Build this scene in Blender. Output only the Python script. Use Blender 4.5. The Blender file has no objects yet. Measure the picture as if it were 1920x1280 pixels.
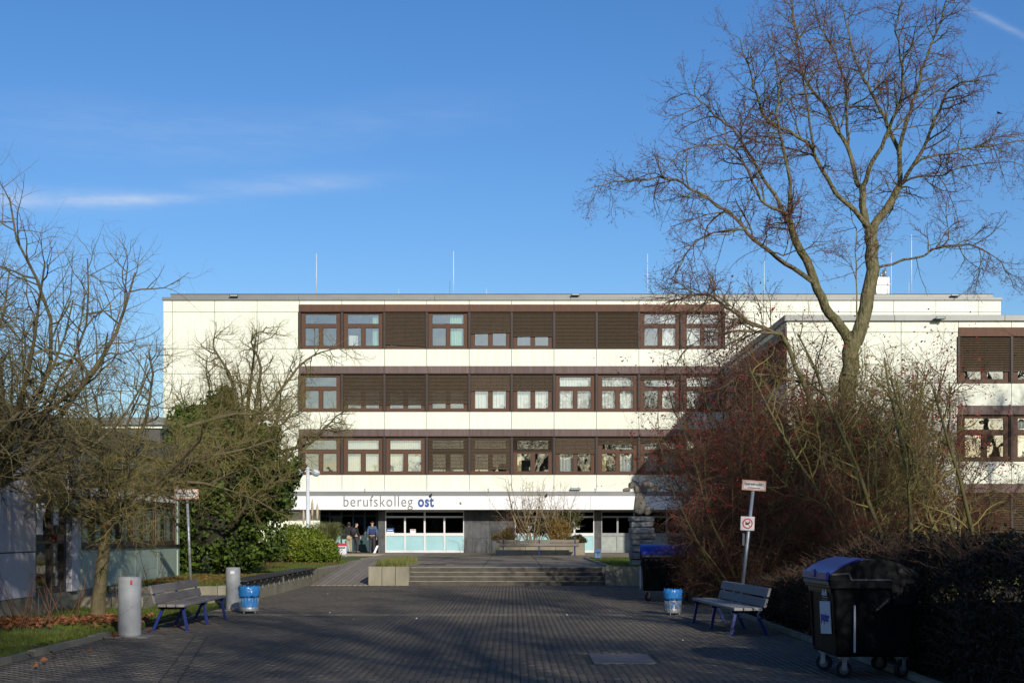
import bpy, math, random
import numpy as np
from mathutils import Vector, Matrix

# ------------------------------------------------------------------ camera, sky, sun, exposure
SC = bpy.context.scene
COL = SC.collection
F = 2800.0                       # focal length in photograph pixels (1920 wide)
EYE = 1.75
cam_d = bpy.data.cameras.new('camera'); cam = bpy.data.objects.new('camera', cam_d); COL.objects.link(cam)
cam.location = (0, 0, EYE); cam.rotation_euler = (math.radians(90), 0, 0)
cam_d.sensor_width = 36.0; cam_d.lens = 36.0 * F / 1920.0
cam_d.shift_y = (997 - 640) / 1920.0
cam_d.clip_start = 0.1; cam_d.clip_end = 6000
SC.camera = cam

SUN_EL = math.radians(20.5)
SUN_AZ = math.radians(18.0)      # towards the right, behind the camera
sun_dir = Vector((math.cos(SUN_EL) * math.sin(SUN_AZ), -math.cos(SUN_EL) * math.cos(SUN_AZ), math.sin(SUN_EL)))
world = bpy.data.worlds.new('World'); SC.world = world; world.use_nodes = True
wn, wl = world.node_tree.nodes, world.node_tree.links
wn.clear()
w_out = wn.new('ShaderNodeOutputWorld'); w_bg = wn.new('ShaderNodeBackground')
sky = wn.new('ShaderNodeTexSky'); sky.sky_type = 'NISHITA'; sky.sun_disc = False
sky.sun_elevation = SUN_EL; sky.sun_rotation = math.pi - SUN_AZ
sky.altitude = 100; sky.air_density = 1.0; sky.dust_density = 0.6; sky.ozone_density = 4.0
w_bg.inputs['Strength'].default_value = 0.125
# thin cirrus wisps and a vapour trail, laid out by direction on the dome
w_tc = wn.new('ShaderNodeTexCoord'); w_sep = wn.new('ShaderNodeSeparateXYZ'); wl.new(w_tc.outputs['Generated'], w_sep.inputs[0])
def wm(op, a, b=None, c=None):
    n = wn.new('ShaderNodeMath'); n.operation = op
    for i, v in enumerate((a, b, c)):
        if v is None: continue
        if isinstance(v, (int, float)): n.inputs[i].default_value = v
        else: wl.new(v, n.inputs[i])
    return n.outputs[0]
w_y = wm('MAXIMUM', wm('ABSOLUTE', w_sep.outputs[1]), 0.05)
w_u = wm('DIVIDE', w_sep.outputs[0], w_y); w_v = wm('DIVIDE', w_sep.outputs[2], w_y)
def wisp(px, py, hw, hh, slope, amt):
    u0, v0 = (px - 960) / F, (997 - py) / F
    du = wm('SUBTRACT', w_u, u0); dv = wm('SUBTRACT', wm('SUBTRACT', w_v, v0), wm('MULTIPLY', du, slope))
    d = wm('ADD', wm('POWER', wm('ABSOLUTE', wm('DIVIDE', du, hw / F)), 2.0), wm('POWER', wm('ABSOLUTE', wm('DIVIDE', dv, hh / F)), 2.0))
    return wm('MULTIPLY', wm('EXPONENT', wm('MULTIPLY', d, -1.0)), amt)
w_map = wn.new('ShaderNodeMapping'); w_map.inputs['Scale'].default_value = (16, 16, 90)
w_no = wn.new('ShaderNodeTexNoise'); w_no.inputs['Scale'].default_value = 1.6; w_no.inputs['Detail'].default_value = 9; w_no.inputs['Roughness'].default_value = 0.62
wl.new(w_tc.outputs['Generated'], w_map.inputs['Vector']); wl.new(w_map.outputs[0], w_no.inputs['Vector'])
w_fib = wn.new('ShaderNodeMapRange'); w_fib.inputs['From Min'].default_value = 0.32; w_fib.inputs['From Max'].default_value = 0.68
wl.new(w_no.outputs['Fac'], w_fib.inputs['Value'])
w_sum = wisp(40, 372, 230, 19, -0.02, 0.40)
for args in ((250, 374, 130, 9, 0.02, 0.35), (540, 347, 160, 17, 0.05, 0.24), (700, 225, 260, 40, 0.1, 0.08), (250, 250, 300, 60, -.1, 0.10), (1885, 50, 90, 7, -0.5, 0.22)):
    w_sum = wm('ADD', w_sum, wisp(*args))
w_fac = wm('MINIMUM', wm('MULTIPLY', w_sum, wm('MULTIPLY_ADD', w_fib.outputs[0], 0.75, 0.25)), 0.8)
w_mix = wn.new('ShaderNodeMixRGB'); w_mix.inputs[2].default_value = (6.0, 6.3, 7.0, 1)
w_hs = wn.new('ShaderNodeHueSaturation'); w_hs.inputs['Saturation'].default_value = 1.2; w_hs.inputs['Hue'].default_value = 0.508
wl.new(sky.outputs[0], w_hs.inputs['Color']); wl.new(w_hs.outputs[0], w_mix.inputs[1])
wl.new(w_fac, w_mix.inputs[0]); wl.new(w_mix.outputs[0], w_bg.inputs['Color']); wl.new(w_bg.outputs[0], w_out.inputs[0])

sun_l = bpy.data.lights.new('sun', 'SUN'); sun_l.energy = 4.3; sun_l.angle = math.radians(0.53); sun_l.color = (1.0, 0.94, 0.84)
sun_o = bpy.data.objects.new('sun', sun_l); COL.objects.link(sun_o)
sun_o.rotation_euler = sun_dir.to_track_quat('Z', 'Y').to_euler(); sun_o.location = (20, -40, 30)

vs = SC.view_settings; vs.view_transform = 'Standard'; vs.look = 'None'; vs.exposure = 0.0; vs.gamma = 1.0; vs.use_curve_mapping = False

T = 0.57                         # terrace level
def PX(px, Y): return (px - 960.0) * Y / F
def PZ(py, Y): return EYE - (py - 997.0) * Y / F
def P3(px, py, Y): return (PX(px, Y), Y, PZ(py, Y))

# ------------------------------------------------------------------ materials
MATS = {}
def mat(name, col, rough=0.7, var=0.12, scale=4.0, bump=0.0, bscale=40.0, col2=None, metal=0.0, stretch=(1, 1, 1), island=0.0, spec=0.4, objrand=0.0, detail=6, bdist=0.02):
    if name in MATS: return MATS[name]
    m = bpy.data.materials.new(name); m.use_nodes = True
    n, l = m.node_tree.nodes, m.node_tree.links
    b = n['Principled BSDF']; b.inputs['Roughness'].default_value = rough; b.inputs['Metallic'].default_value = metal
    b.inputs['Specular IOR Level'].default_value = spec
    tc = n.new('ShaderNodeTexCoord'); mp = n.new('ShaderNodeMapping'); mp.inputs['Scale'].default_value = stretch
    l.new(tc.outputs['Object'], mp.inputs['Vector'])
    oi = n.new('ShaderNodeObjectInfo')
    l.new(oi.outputs['Random'], mp.inputs['Location'])
    no = n.new('ShaderNodeTexNoise'); no.inputs['Scale'].default_value = scale; no.inputs['Detail'].default_value = detail
    no.inputs['Roughness'].default_value = 0.6
    l.new(mp.outputs[0], no.inputs['Vector'])
    c1 = tuple(col) + (1,)
    if col2 is None:
        col2 = tuple(min(1, c * (1 - 2.2 * var)) for c in col)
    mr = n.new('ShaderNodeMapRange'); mr.inputs['From Min'].default_value = 0.32; mr.inputs['From Max'].default_value = 0.68
    l.new(no.outputs['Fac'], mr.inputs['Value'])
    mx = n.new('ShaderNodeMixRGB'); mx.inputs[1].default_value = c1; mx.inputs[2].default_value = tuple(col2) + (1,)
    l.new(mr.outputs[0], mx.inputs[0])
    out = mx.outputs[0]
    if island > 0 or objrand > 0:
        hs = n.new('ShaderNodeHueSaturation')
        src = None
        if island > 0:
            ge = n.new('ShaderNodeNewGeometry'); src = ge.outputs['Random Per Island']; amt = island
        else:
            src = oi.outputs['Random']; amt = objrand
        m2 = n.new('ShaderNodeMapRange'); m2.inputs['To Min'].default_value = 1 - amt; m2.inputs['To Max'].default_value = 1 + amt
        l.new(src, m2.inputs['Value']); l.new(m2.outputs[0], hs.inputs['Value'])
        l.new(out, hs.inputs['Color']); out = hs.outputs[0]
    l.new(out, b.inputs['Base Color'])
    if bump > 0:
        n2 = n.new('ShaderNodeTexNoise'); n2.inputs['Scale'].default_value = bscale; n2.inputs['Detail'].default_value = 4
        l.new(mp.outputs[0], n2.inputs['Vector'])
        bp = n.new('ShaderNodeBump'); bp.inputs['Strength'].default_value = bump; bp.inputs['Distance'].default_value = bdist
        l.new(n2.outputs['Fac'], bp.inputs['Height']); l.new(bp.outputs[0], b.inputs['Normal'])
    MATS[name] = m
    return m

def add_ribs(m, axis='X', pitch=0.06, depth=0.006, strength=0.6):
    n, l = m.node_tree.nodes, m.node_tree.links
    b = n['Principled BSDF']
    tc = n.new('ShaderNodeTexCoord')
    w = n.new('ShaderNodeTexWave'); w.bands_direction = axis; w.inputs['Scale'].default_value = 0.314 / pitch
    l.new(tc.outputs['Object'], w.inputs['Vector'])
    bp = n.new('ShaderNodeBump'); bp.inputs['Strength'].default_value = strength; bp.inputs['Distance'].default_value = depth
    l.new(w.outputs['Fac'], bp.inputs['Height']); l.new(bp.outputs[0], b.inputs['Normal'])

def add_grime(m, amount=0.30, scale=(2.6, 2.6, 0.22), lo=0.50, hi=0.8):
    n, l = m.node_tree.nodes, m.node_tree.links; b = n['Principled BSDF']
    src = b.inputs['Base Color'].links[0].from_socket
    tc = n.new('ShaderNodeTexCoord'); mp = n.new('ShaderNodeMapping'); mp.inputs['Scale'].default_value = scale
    no = n.new('ShaderNodeTexNoise'); no.inputs['Scale'].default_value = 1.7; no.inputs['Detail'].default_value = 8; no.inputs['Roughness'].default_value = 0.7
    mr = n.new('ShaderNodeMapRange'); mr.inputs['From Min'].default_value = lo; mr.inputs['From Max'].default_value = hi; mr.inputs['To Max'].default_value = amount
    mx = n.new('ShaderNodeMixRGB'); mx.inputs[2].default_value = (0.30, 0.29, 0.20, 1)
    l.new(tc.outputs['Object'], mp.inputs['Vector']); l.new(mp.outputs[0], no.inputs['Vector']); l.new(no.outputs['Fac'], mr.inputs['Value'])
    l.new(mr.outputs[0], mx.inputs[0]); l.new(src, mx.inputs[1]); l.new(mx.outputs[0], b.inputs['Base Color'])

def glass(name, tint, refl=0.3, trans=(0.75, 0.8, 0.8), rough=0.0):
    m = bpy.data.materials.new(name); m.use_nodes = True
    n, l = m.node_tree.nodes, m.node_tree.links; n.clear()
    o = n.new('ShaderNodeOutputMaterial'); mx = n.new('ShaderNodeMixShader')
    t = n.new('ShaderNodeBsdfTransparent'); t.inputs[0].default_value = trans + (1,)
    g = n.new('ShaderNodeBsdfGlossy'); g.inputs['Color'].default_value = tint + (1,); g.inputs['Roughness'].default_value = rough
    # slightly wavy panes
    tc = n.new('ShaderNodeTexCoord'); no = n.new('ShaderNodeTexNoise'); no.inputs['Scale'].default_value = 1.3; no.inputs['Detail'].default_value = 1
    oi = n.new('ShaderNodeObjectInfo'); ad = n.new('ShaderNodeVectorMath'); ad.operation = 'ADD'
    sc = n.new('ShaderNodeVectorMath'); sc.operation = 'SCALE'; sc.inputs['Scale'].default_value = 37.0
    l.new(oi.outputs['Location'], sc.inputs[0]); l.new(tc.outputs['Object'], ad.inputs[0]); l.new(sc.outputs[0], ad.inputs[1])
    l.new(ad.outputs[0], no.inputs['Vector'])
    bp = n.new('ShaderNodeBump'); bp.inputs['Strength'].default_value = 0.35; bp.inputs['Distance'].default_value = 0.02
    l.new(no.outputs['Fac'], bp.inputs['Height']); l.new(bp.outputs[0], g.inputs['Normal'])
    fr = n.new('ShaderNodeFresnel'); fr.inputs['IOR'].default_value = 1.5
    mr = n.new('ShaderNodeMapRange'); mr.inputs['From Min'].default_value = 0.04; mr.inputs['From Max'].default_value = 1.0
    mr.inputs['To Min'].default_value = refl; mr.inputs['To Max'].default_value = 1.0
    l.new(fr.outputs[0], mr.inputs['Value']); l.new(mr.outputs[0], mx.inputs[0])
    l.new(t.outputs[0], mx.inputs[1]); l.new(g.outputs[0], mx.inputs[2]); l.new(mx.outputs[0], o.inputs[0])
    MATS[name] = m
    return m

def _pav_glass():
    m = glass('pavilion_glass', (0.95, 0.97, 1.0), 0.10, (0.85, 0.9, 0.88))
    for nd in m.node_tree.nodes:
        if nd.type == 'MAP_RANGE': nd.inputs['To Max'].default_value = 0.38
    return m
def leafmat(name, col, col2, rough=0.45, trans=0.25, island=0.35):
    m = mat(name, col, rough, scale=1.2, col2=col2, island=island, spec=0.2)
    n, l = m.node_tree.nodes, m.node_tree.links
    b = n['Principled BSDF']; o = [x for x in n if x.type == 'OUTPUT_MATERIAL'][0]
    tr = n.new('ShaderNodeBsdfTranslucent'); mx = n.new('ShaderNodeMixShader'); mx.inputs[0].default_value = trans
    src = b.inputs['Base Color'].links[0].from_socket
    l.new(src, tr.inputs[0]); l.new(b.outputs[0], mx.inputs[1]); l.new(tr.outputs[0], mx.inputs[2]); l.new(mx.outputs[0], o.inputs[0])
    return m

CREAM = mat('cream_cladding', (0.79, 0.80, 0.665), 0.55, scale=1.4, col2=(0.69, 0.695, 0.55), stretch=(6, 6, 0.6), objrand=0.04); add_ribs(CREAM, 'X', 0.10, 0.004, 0.5); add_grime(CREAM)
JOINT = mat('joint_backing', (0.26, 0.25, 0.21), 0.8)
COPPER = mat('weathered_brown_metal', (0.145, 0.072, 0.042), 0.6, scale=1.6, col2=(0.105, 0.06, 0.045), stretch=(5, 5, 0.5), objrand=0.2, spec=0.15)
COPPER2 = mat('greyed_brown_metal', (0.115, 0.07, 0.057), 0.6, scale=2.2, col2=(0.155, 0.12, 0.115), stretch=(5, 5, 0.35), objrand=0.15, spec=0.15)
FRAME = mat('brown_window_frame', (0.115, 0.06, 0.036), 0.6, scale=6, col2=(0.09, 0.047, 0.03), stretch=(3, 3, .6), spec=0.15)
POST = mat('dark_brown_post', (0.045, 0.028, 0.022), 0.6)
BLIND = mat('brown_blind_slat', (0.105, 0.077, 0.05), 0.55, var=0.1, scale=8, objrand=0.22, spec=0.15)
BLIND2 = mat('grey_brown_blind_slat', (0.23, 0.195, 0.18), 0.5, var=0.1, scale=8, objrand=0.1)
PARAPET = mat('grey_parapet_metal', (0.215, 0.22, 0.205), 0.45, scale=0.7, col2=(0.18, 0.185, 0.18), stretch=(1, 1, 1), metal=0.2, objrand=0.05)
WHITE = mat('white_fascia', (0.80, 0.79, 0.77), 0.4, var=0.02, scale=0.8, stretch=(1, 1, .3))
WFRAME = mat('white_window_frame', (0.68, 0.68, 0.66), 0.4, var=0.04)
AQUA = mat('aqua_panel', (0.34, 0.56, 0.58), 0.4, var=0.06, scale=1.5, spec=0.2)
SLATE = mat('slate_cladding', (0.125, 0.127, 0.127), 0.55, scale=3, col2=(0.062, 0.064, 0.067), stretch=(1, 1, .5), objrand=0.12, spec=0.08)
ROOM = mat('room_wall', (0.42, 0.41, 0.38), 0.9, var=0.05)
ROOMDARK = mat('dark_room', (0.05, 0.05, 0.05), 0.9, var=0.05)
CURTAIN = mat('white_curtain', (0.72, 0.72, 0.70), 0.85, var=0.03)
GREENCURT = mat('green_curtain', (0.36, 0.62, 0.48), 0.85, var=0.05)
GLASS = glass('window_glass', (1.0, 0.94, 0.87), 0.20, (0.93, 0.96, 0.95))
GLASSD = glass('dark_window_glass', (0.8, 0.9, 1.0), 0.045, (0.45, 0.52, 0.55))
GLASSP = _pav_glass()
CONC = mat('weathered_concrete', (0.30, 0.27, 0.20), 0.85, scale=2.2, col2=(0.19, 0.175, 0.125), bump=0.3, bscale=60, stretch=(1, 1, .6), objrand=0.08, spec=0.08)
CONC2 = mat('light_concrete_edge', (0.36, 0.34, 0.29), 0.85, scale=5, col2=(0.24, 0.22, 0.18), bump=0.3, bscale=60)
STEP = mat('dark_step_concrete', (0.115, 0.10, 0.078), 0.85, scale=3, col2=(0.065, 0.058, 0.046), bump=0.3, bscale=60, spec=0.08)
PAVER = mat('grey_block_paver', (0.158, 0.137, 0.110), 0.85, scale=0.55, col2=(0.112, 0.099, 0.081), island=0.13, bump=0.25, bscale=90, spec=0.08)
PAVER1 = mat('grey_block_paver_single', (0.158, 0.137, 0.110), 0.85, scale=0.55, col2=(0.112, 0.099, 0.081), objrand=0.13, bump=0.25, bscale=90, spec=0.08)
SAND = mat('joint_sand', (0.10, 0.087, 0.068), 0.9, scale=3, spec=0.08)
TERR = mat('terrace_paving', (0.33, 0.275, 0.20), 0.85, scale=0.7, col2=(0.24, 0.20, 0.15), bump=0.2, bscale=50, spec=0.08)
RAMP = mat('ramp_paving', (0.30, 0.255, 0.20), 0.8, scale=1.5, col2=(0.22, 0.19, 0.15), bump=0.2, bscale=50, objrand=0.12, spec=0.08)
EARTH = mat('earth', (0.09, 0.065, 0.042), 0.95, spec=0.05, scale=2, bump=0.5, bscale=20, col2=(0.05, 0.045, 0.02))
LAWN = mat('lawn_soil', (0.075, 0.11, 0.022), 0.9, scale=1.5, col2=(0.05, 0.07, 0.015), bump=0.6, bscale=60)
FAR = mat('far_ground', (0.08, 0.09, 0.045), 1.0, scale=0.05, spec=0.0)
GRASS = leafmat('grass_blade', (0.10, 0.16, 0.02), (0.12, 0.125, 0.03), 0.5, 0.3)
DRYGRASS = leafmat('dry_grass_blade', (0.26, 0.25, 0.075), (0.16, 0.19, 0.05), 0.6, 0.3)
LITTER = leafmat('fallen_leaf', (0.26, 0.105, 0.045), (0.15, 0.065, 0.03), 0.6, 0.2, 0.45)
BARK = mat('maple_bark', (0.20, 0.172, 0.095), 0.9, scale=6, col2=(0.082, 0.078, 0.022), stretch=(1.6, 1.6, .6), bump=1.0, bscale=11, detail=3, bdist=0.09)
TWIGR = mat('red_twig', (0.12, 0.058, 0.044), 0.6, scale=2, col2=(0.085, 0.055, 0.035))
BUD = mat('red_bud', (0.16, 0.03, 0.025), 0.5, var=0.2)
BARKO = mat('mossy_bark', (0.14, 0.108, 0.06), 0.85, scale=5, col2=(0.065, 0.06, 0.02), bump=1.0, detail=10, bscale=22, stretch=(1, 1, .5))
TWIGO = mat('lichened_twig', (0.225, 0.17, 0.065), 0.75, scale=1.2, col2=(0.17, 0.155, 0.034), island=0.25)
TWIGP = mat('grey_brown_twig', (0.175, 0.135, 0.065), 0.7, scale=1.2, col2=(0.145, 0.125, 0.042), island=0.2)
SHRUBT = mat('russet_twig', (0.125, 0.052, 0.03), 0.7, scale=0.8, col2=(0.085, 0.056, 0.026), island=0.35)
SHRUBG = mat('green_stem', (0.115, 0.105, 0.03), 0.75, scale=3, col2=(0.075, 0.06, 0.025), bump=0.4)
BERRY = leafmat('red_leaf', (0.40, 0.03, 0.03), (0.20, 0.022, 0.02), 0.4, 0.3)
RUSSETLEAF = leafmat('russet_leaf', (0.16, 0.065, 0.03), (0.09, 0.04, 0.02), 0.6, 0.2)
IVY = leafmat('ivy_leaf', (0.085, 0.125, 0.02), (0.045, 0.08, 0.014), 0.5, 0.2, 0.55)
LAUREL = leafmat('laurel_leaf', (0.19, 0.22, 0.022), (0.10, 0.16, 0.018), 0.35, 0.2)
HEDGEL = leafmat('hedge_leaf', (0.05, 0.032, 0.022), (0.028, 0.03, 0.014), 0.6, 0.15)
HEDGEB = leafmat('brown_hedge_leaf', (0.16, 0.09, 0.03), (0.12, 0.10, 0.03), 0.6, 0.2)
GOLD = mat('golden_twig', (0.33, 0.20, 0.05), 0.7, var=0.15, island=0.3)
STRAW = mat('straw_twig', (0.30, 0.23, 0.12), 0.7, scale=2, col2=(0.2, 0.14, 0.07), island=0.25)
PAMPAS = leafmat('pampas_blade', (0.22, 0.26, 0.08), (0.28, 0.27, 0.12), 0.5, 0.3)
PLUME = mat('pampas_plume', (0.50, 0.41, 0.29), 0.9, var=0.1)
GREYPIPE = mat('grey_coated_pipe', (0.31, 0.32, 0.325), 0.6, scale=4, col2=(0.22, 0.225, 0.225), detail=10, bump=0.15, bscale=30)
PLATE = mat('base_plate', (0.20, 0.19, 0.17), 0.8)
BLUEP = mat('blue_painted_steel', (0.008, 0.022, 0.15), 0.4, var=0.1)
PLANK = mat('weathered_plank', (0.205, 0.185, 0.165), 0.8, scale=5, col2=(0.13, 0.115, 0.10), stretch=(1, .12, 1), bump=0.4, bscale=30, objrand=0.12)
PLANKX = mat('weathered_plank_terrace', (0.25, 0.215, 0.165), 0.8, scale=5, col2=(0.17, 0.145, 0.11), stretch=(.12, 1, 1), bump=0.4, bscale=30, objrand=0.1)
GALV = mat('galvanised_steel', (0.42, 0.43, 0.44), 0.45, metal=0.5, scale=6, col2=(0.32, 0.33, 0.34))
BAGBLUE = mat('blue_bag', (0.03, 0.21, 0.52), 0.28, scale=5, col2=(0.025, 0.15, 0.40), bump=1.0, bscale=9, spec=0.6)
BINBLACK = mat('black_bin_plastic', (0.008, 0.009, 0.010), 0.5, var=0.3, scale=3, spec=0.07)
BINDARK = mat('dark_grey_lid', (0.010, 0.011, 0.013), 0.4, var=0.3, scale=3, spec=0.16)
BINBLUE = mat('blue_bin_lid', (0.008, 0.026, 0.27), 0.35, var=0.1, spec=0.5)
RUBBER = mat('rubber', (0.015, 0.015, 0.015), 0.7)
PAPER = mat('white_paper', (0.70, 0.71, 0.74), 0.6, var=0.05, scale=8)
SIGNW = mat('sign_white', (0.66, 0.63, 0.60), 0.5, scale=8, col2=(0.50, 0.46, 0.42))
SIGNR = mat('sign_faded_red', (0.46, 0.21, 0.14), 0.5, scale=9, col2=(0.52, 0.33, 0.25))
RED = mat('sign_red', (0.55, 0.03, 0.04), 0.45, var=0.08)
INK = mat('black_ink', (0.02, 0.02, 0.022), 0.6)
GREYTXT = mat('grey_lettering', (0.15, 0.15, 0.145), 0.5, var=0.02)
BLUETXT = mat('blue_lettering', (0.02, 0.07, 0.26), 0.5, var=0.02)
INKBLUE = mat('blue_ink', (0.04, 0.05, 0.35), 0.6, var=0.02)
PAVW = mat('pale_lavender_cladding', (0.56, 0.54, 0.58), 0.6, scale=1.2, col2=(0.50, 0.48, 0.52), stretch=(5, 5, .5)); add_ribs(PAVW, 'Y', 0.12, 0.004, 0.4)
PAVG = mat('pale_green_cladding', (0.37, 0.46, 0.39), 0.6, scale=1.2, col2=(0.32, 0.40, 0.34), stretch=(5, 5, .5), objrand=0.04); add_ribs(PAVG, 'Y', 0.12, 0.004, 0.4)
DBROWN = mat('dark_brown_frame', (0.06, 0.042, 0.034), 0.5, var=0.15)
MBROWN = mat('mid_brown_frame', (0.14, 0.075, 0.05), 0.5, var=0.15)
DGREY = mat('dark_grey_fascia', (0.085, 0.085, 0.08), 0.6, var=0.15, scale=1.5)
STONE = mat('sculpture_sandstone', (0.27, 0.23, 0.17), 0.85, scale=2.6, col2=(0.13, 0.115, 0.095), bump=0.7, bscale=14)
STONE2 = mat('pedestal_stone', (0.24, 0.24, 0.235), 0.85, scale=2.0, col2=(0.085, 0.085, 0.085), bump=0.8, bscale=10, objrand=0.15)
BOXBLUE = mat('blue_grey_box', (0.12, 0.20, 0.33), 0.5, var=0.1)
BOXWHITE = mat('white_box', (0.66, 0.65, 0.66), 0.5, var=0.06)
METALW = mat('white_painted_metal', (0.62, 0.63, 0.64), 0.4, var=0.05)
STEEL = mat('steel_flue', (0.45, 0.45, 0.45), 0.35, metal=0.6, var=0.2, scale=3)
LAMPG = mat('lamp_glass', (0.36, 0.45, 0.45), 0.15, var=0.05)
TEAL = mat('dark_teal_door', (0.028, 0.075, 0.08), 0.4, var=0.1)
BLACKM = mat('black_metal', (0.015, 0.015, 0.016), 0.45)
SKIN = mat('skin', (0.50, 0.29, 0.20), 0.6, var=0.03)
HAIR = mat('dark_hair', (0.02, 0.014, 0.01), 0.6)
CBLACK = mat('black_cloth', (0.02, 0.02, 0.022), 0.85, var=0.2, scale=9)
CTAN = mat('tan_cloth', (0.40, 0.31, 0.20), 0.85, scale=9)
CNAVY = mat('navy_cloth', (0.035, 0.045, 0.13), 0.85, scale=9)
CGREY = mat('grey_cloth', (0.42, 0.40, 0.40), 0.85, scale=9)
CBLUEG = mat('blue_grey_cloth', (0.07, 0.12, 0.19), 0.85, scale=9)
CCHAR = mat('charcoal_cloth', (0.045, 0.043, 0.048), 0.85, scale=9)
BASEW = mat('white_base_wall', (0.60, 0.60, 0.60), 0.7, var=0.06, scale=1.5)

# ------------------------------------------------------------------ mesh helpers
WORLD = {}
def tag(o, label=None, cat=None, group=None, kind=None):
    if label: o['label'] = label
    if cat: o['category'] = cat
    if group: o['group'] = group
    if kind: o['kind'] = kind
    return o
def put(o, parent=None, loc=(0, 0, 0), rz=0.0, local=False):
    COL.objects.link(o)
    loc = Vector(loc)
    if parent is not None:
        o.parent = parent
        WORLD[o.name] = loc + (WORLD[parent.name] if local else Vector((0, 0, 0)))
        o.location = loc if local else loc - WORLD[parent.name]
    else:
        o.location = loc; WORLD[o.name] = loc.copy()
    o.rotation_euler = (0, 0, rz)
    return o
def empty(name, loc, label=None, cat=None, group=None, kind=None, rz=0.0):
    o = bpy.data.objects.new(name, None); o.empty_display_size = 0.3
    put(o, None, loc, rz); tag(o, label, cat, group, kind)
    return o

class MB:
    def __init__(s): s.v = []; s.f = []; s.m = []; s.sm = []
    def quad(s, pts, m=0, smooth=False):
        i = len(s.v); s.v += [tuple(p) for p in pts]; s.f.append(tuple(range(i, i + len(pts)))); s.m.append(m); s.sm.append(smooth)
    def box(s, x0, x1, y0, y1, z0, z1, m=0):
        i = len(s.v)
        s.v += [(x0, y0, z0), (x1, y0, z0), (x1, y1, z0), (x0, y1, z0), (x0, y0, z1), (x1, y0, z1), (x1, y1, z1), (x0, y1, z1)]
        for f in ((0, 3, 2, 1), (4, 5, 6, 7), (0, 1, 5, 4), (1, 2, 6, 5), (2, 3, 7, 6), (3, 0, 4, 7)):
            s.f.append(tuple(i + k for k in f)); s.m.append(m); s.sm.append(False)
        return s
    def hexa(s, p, m=0):
        i = len(s.v); s.v += [tuple(q) for q in p]
        for f in ((0, 3, 2, 1), (4, 5, 6, 7), (0, 1, 5, 4), (1, 2, 6, 5), (2, 3, 7, 6), (3, 0, 4, 7)):
            s.f.append(tuple(i + k for k in f)); s.m.append(m); s.sm.append(False)
        return s
    def bar(s, a, b, w, h, m=0, up=(0, 0, 1)):
        a = Vector(a); b = Vector(b); d = (b - a).normalized(); u = Vector(up)
        if abs(d.dot(u)) > .95: u = Vector((0, 1, 0))
        x = d.cross(u).normalized() * w / 2; y = x.cross(d).normalized() * h / 2
        s.hexa([a - x - y, a + x - y, b + x - y, b - x - y, a - x + y, a + x + y, b + x + y, b - x + y], m)
        return s
    def tube(s, pts, rad, n=10, m=0, cap=True, smooth=True):
        pts = [Vector(p) for p in pts]
        if not hasattr(rad, '__len__'): rad = [rad] * len(pts)
        base = len(s.v)
        for k, p in enumerate(pts):
            d = (pts[min(k + 1, len(pts) - 1)] - pts[max(k - 1, 0)]).normalized()
            u = Vector((1, 0, 0)) if abs(d.x) < .9 else Vector((0, 1, 0))
            a = d.cross(u).normalized(); b = d.cross(a)
            for j in range(n):
                t = 2 * math.pi * j / n
                s.v.append(tuple(p + (a * math.cos(t) + b * math.sin(t)) * rad[k]))
        for k in range(len(pts) - 1):
            for j in range(n):
                j2 = (j + 1) % n
                s.f.append((base + k * n + j, base + k * n + j2, base + (k + 1) * n + j2, base + (k + 1) * n + j)); s.m.append(m); s.sm.append(smooth)
        if cap:
            s.f.append(tuple(base + j for j in range(n))[::-1]); s.m.append(m); s.sm.append(False)
            e = base + (len(pts) - 1) * n
            s.f.append(tuple(e + j for j in range(n))); s.m.append(m); s.sm.append(False)
        return s
    def lathe(s, prof, n=20, c=(0, 0, 0), m=0, smooth=True):
        base = len(s.v)
        for r, z in prof:
            for j in range(n):
                t = 2 * math.pi * j / n; s.v.append((c[0] + r * math.cos(t), c[1] + r * math.sin(t), c[2] + z))
        for k in range(len(prof) - 1):
            for j in range(n):
                j2 = (j + 1) % n
                s.f.append((base + k * n + j, base + k * n + j2, base + (k + 1) * n + j2, base + (k + 1) * n + j)); s.m.append(m); s.sm.append(smooth)
        s.f.append(tuple(base + j for j in range(n))[::-1]); s.m.append(m); s.sm.append(False)
        e = base + (len(prof) - 1) * n
        s.f.append(tuple(e + j for j in range(n))); s.m.append(m); s.sm.append(False)
        return s
    def prism(s, poly, y0, y1, m=0):       # poly in XZ, extruded in Y
        i = len(s.v); n = len(poly)
        s.v += [(x, y0, z) for x, z in poly] + [(x, y1, z) for x, z in poly]
        s.f.append(tuple(range(i, i + n))); s.m.append(m); s.sm.append(False)
        s.f.append(tuple(range(i + n, i + 2 * n))[::-1]); s.m.append(m); s.sm.append(False)
        for k in range(n):
            k2 = (k + 1) % n
            s.f.append((i + k, i + n + k, i + n + k2, i + k2)); s.m.append(m); s.sm.append(False)
        return s
    def mesh(s, name, mats):
        me = bpy.data.meshes.new(name); me.from_pydata(s.v, [], s.f)
        if not isinstance(mats, (list, tuple)): mats = [mats]
        for q in mats: me.materials.append(q)
        me.polygons.foreach_set('material_index', s.m); me.polygons.foreach_set('use_smooth', s.sm)
        me.update(); return me
    def obj(s, name, mats, parent=None, loc=(0, 0, 0), bevel=0.0, local=True, rz=0.0, seg=1):
        o = bpy.data.objects.new(name, s.mesh(name, mats)); put(o, parent, loc, rz, local=local)
        if bevel:
            b = o.modifiers.new('bevel', 'BEVEL'); b.width = bevel; b.segments = seg; b.limit_method = 'ANGLE'
        return o
def inst(name, me, parent, loc, rz=0.0, local=True):
    o = bpy.data.objects.new(name, me); put(o, parent, loc, rz, local=local); return o
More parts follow.
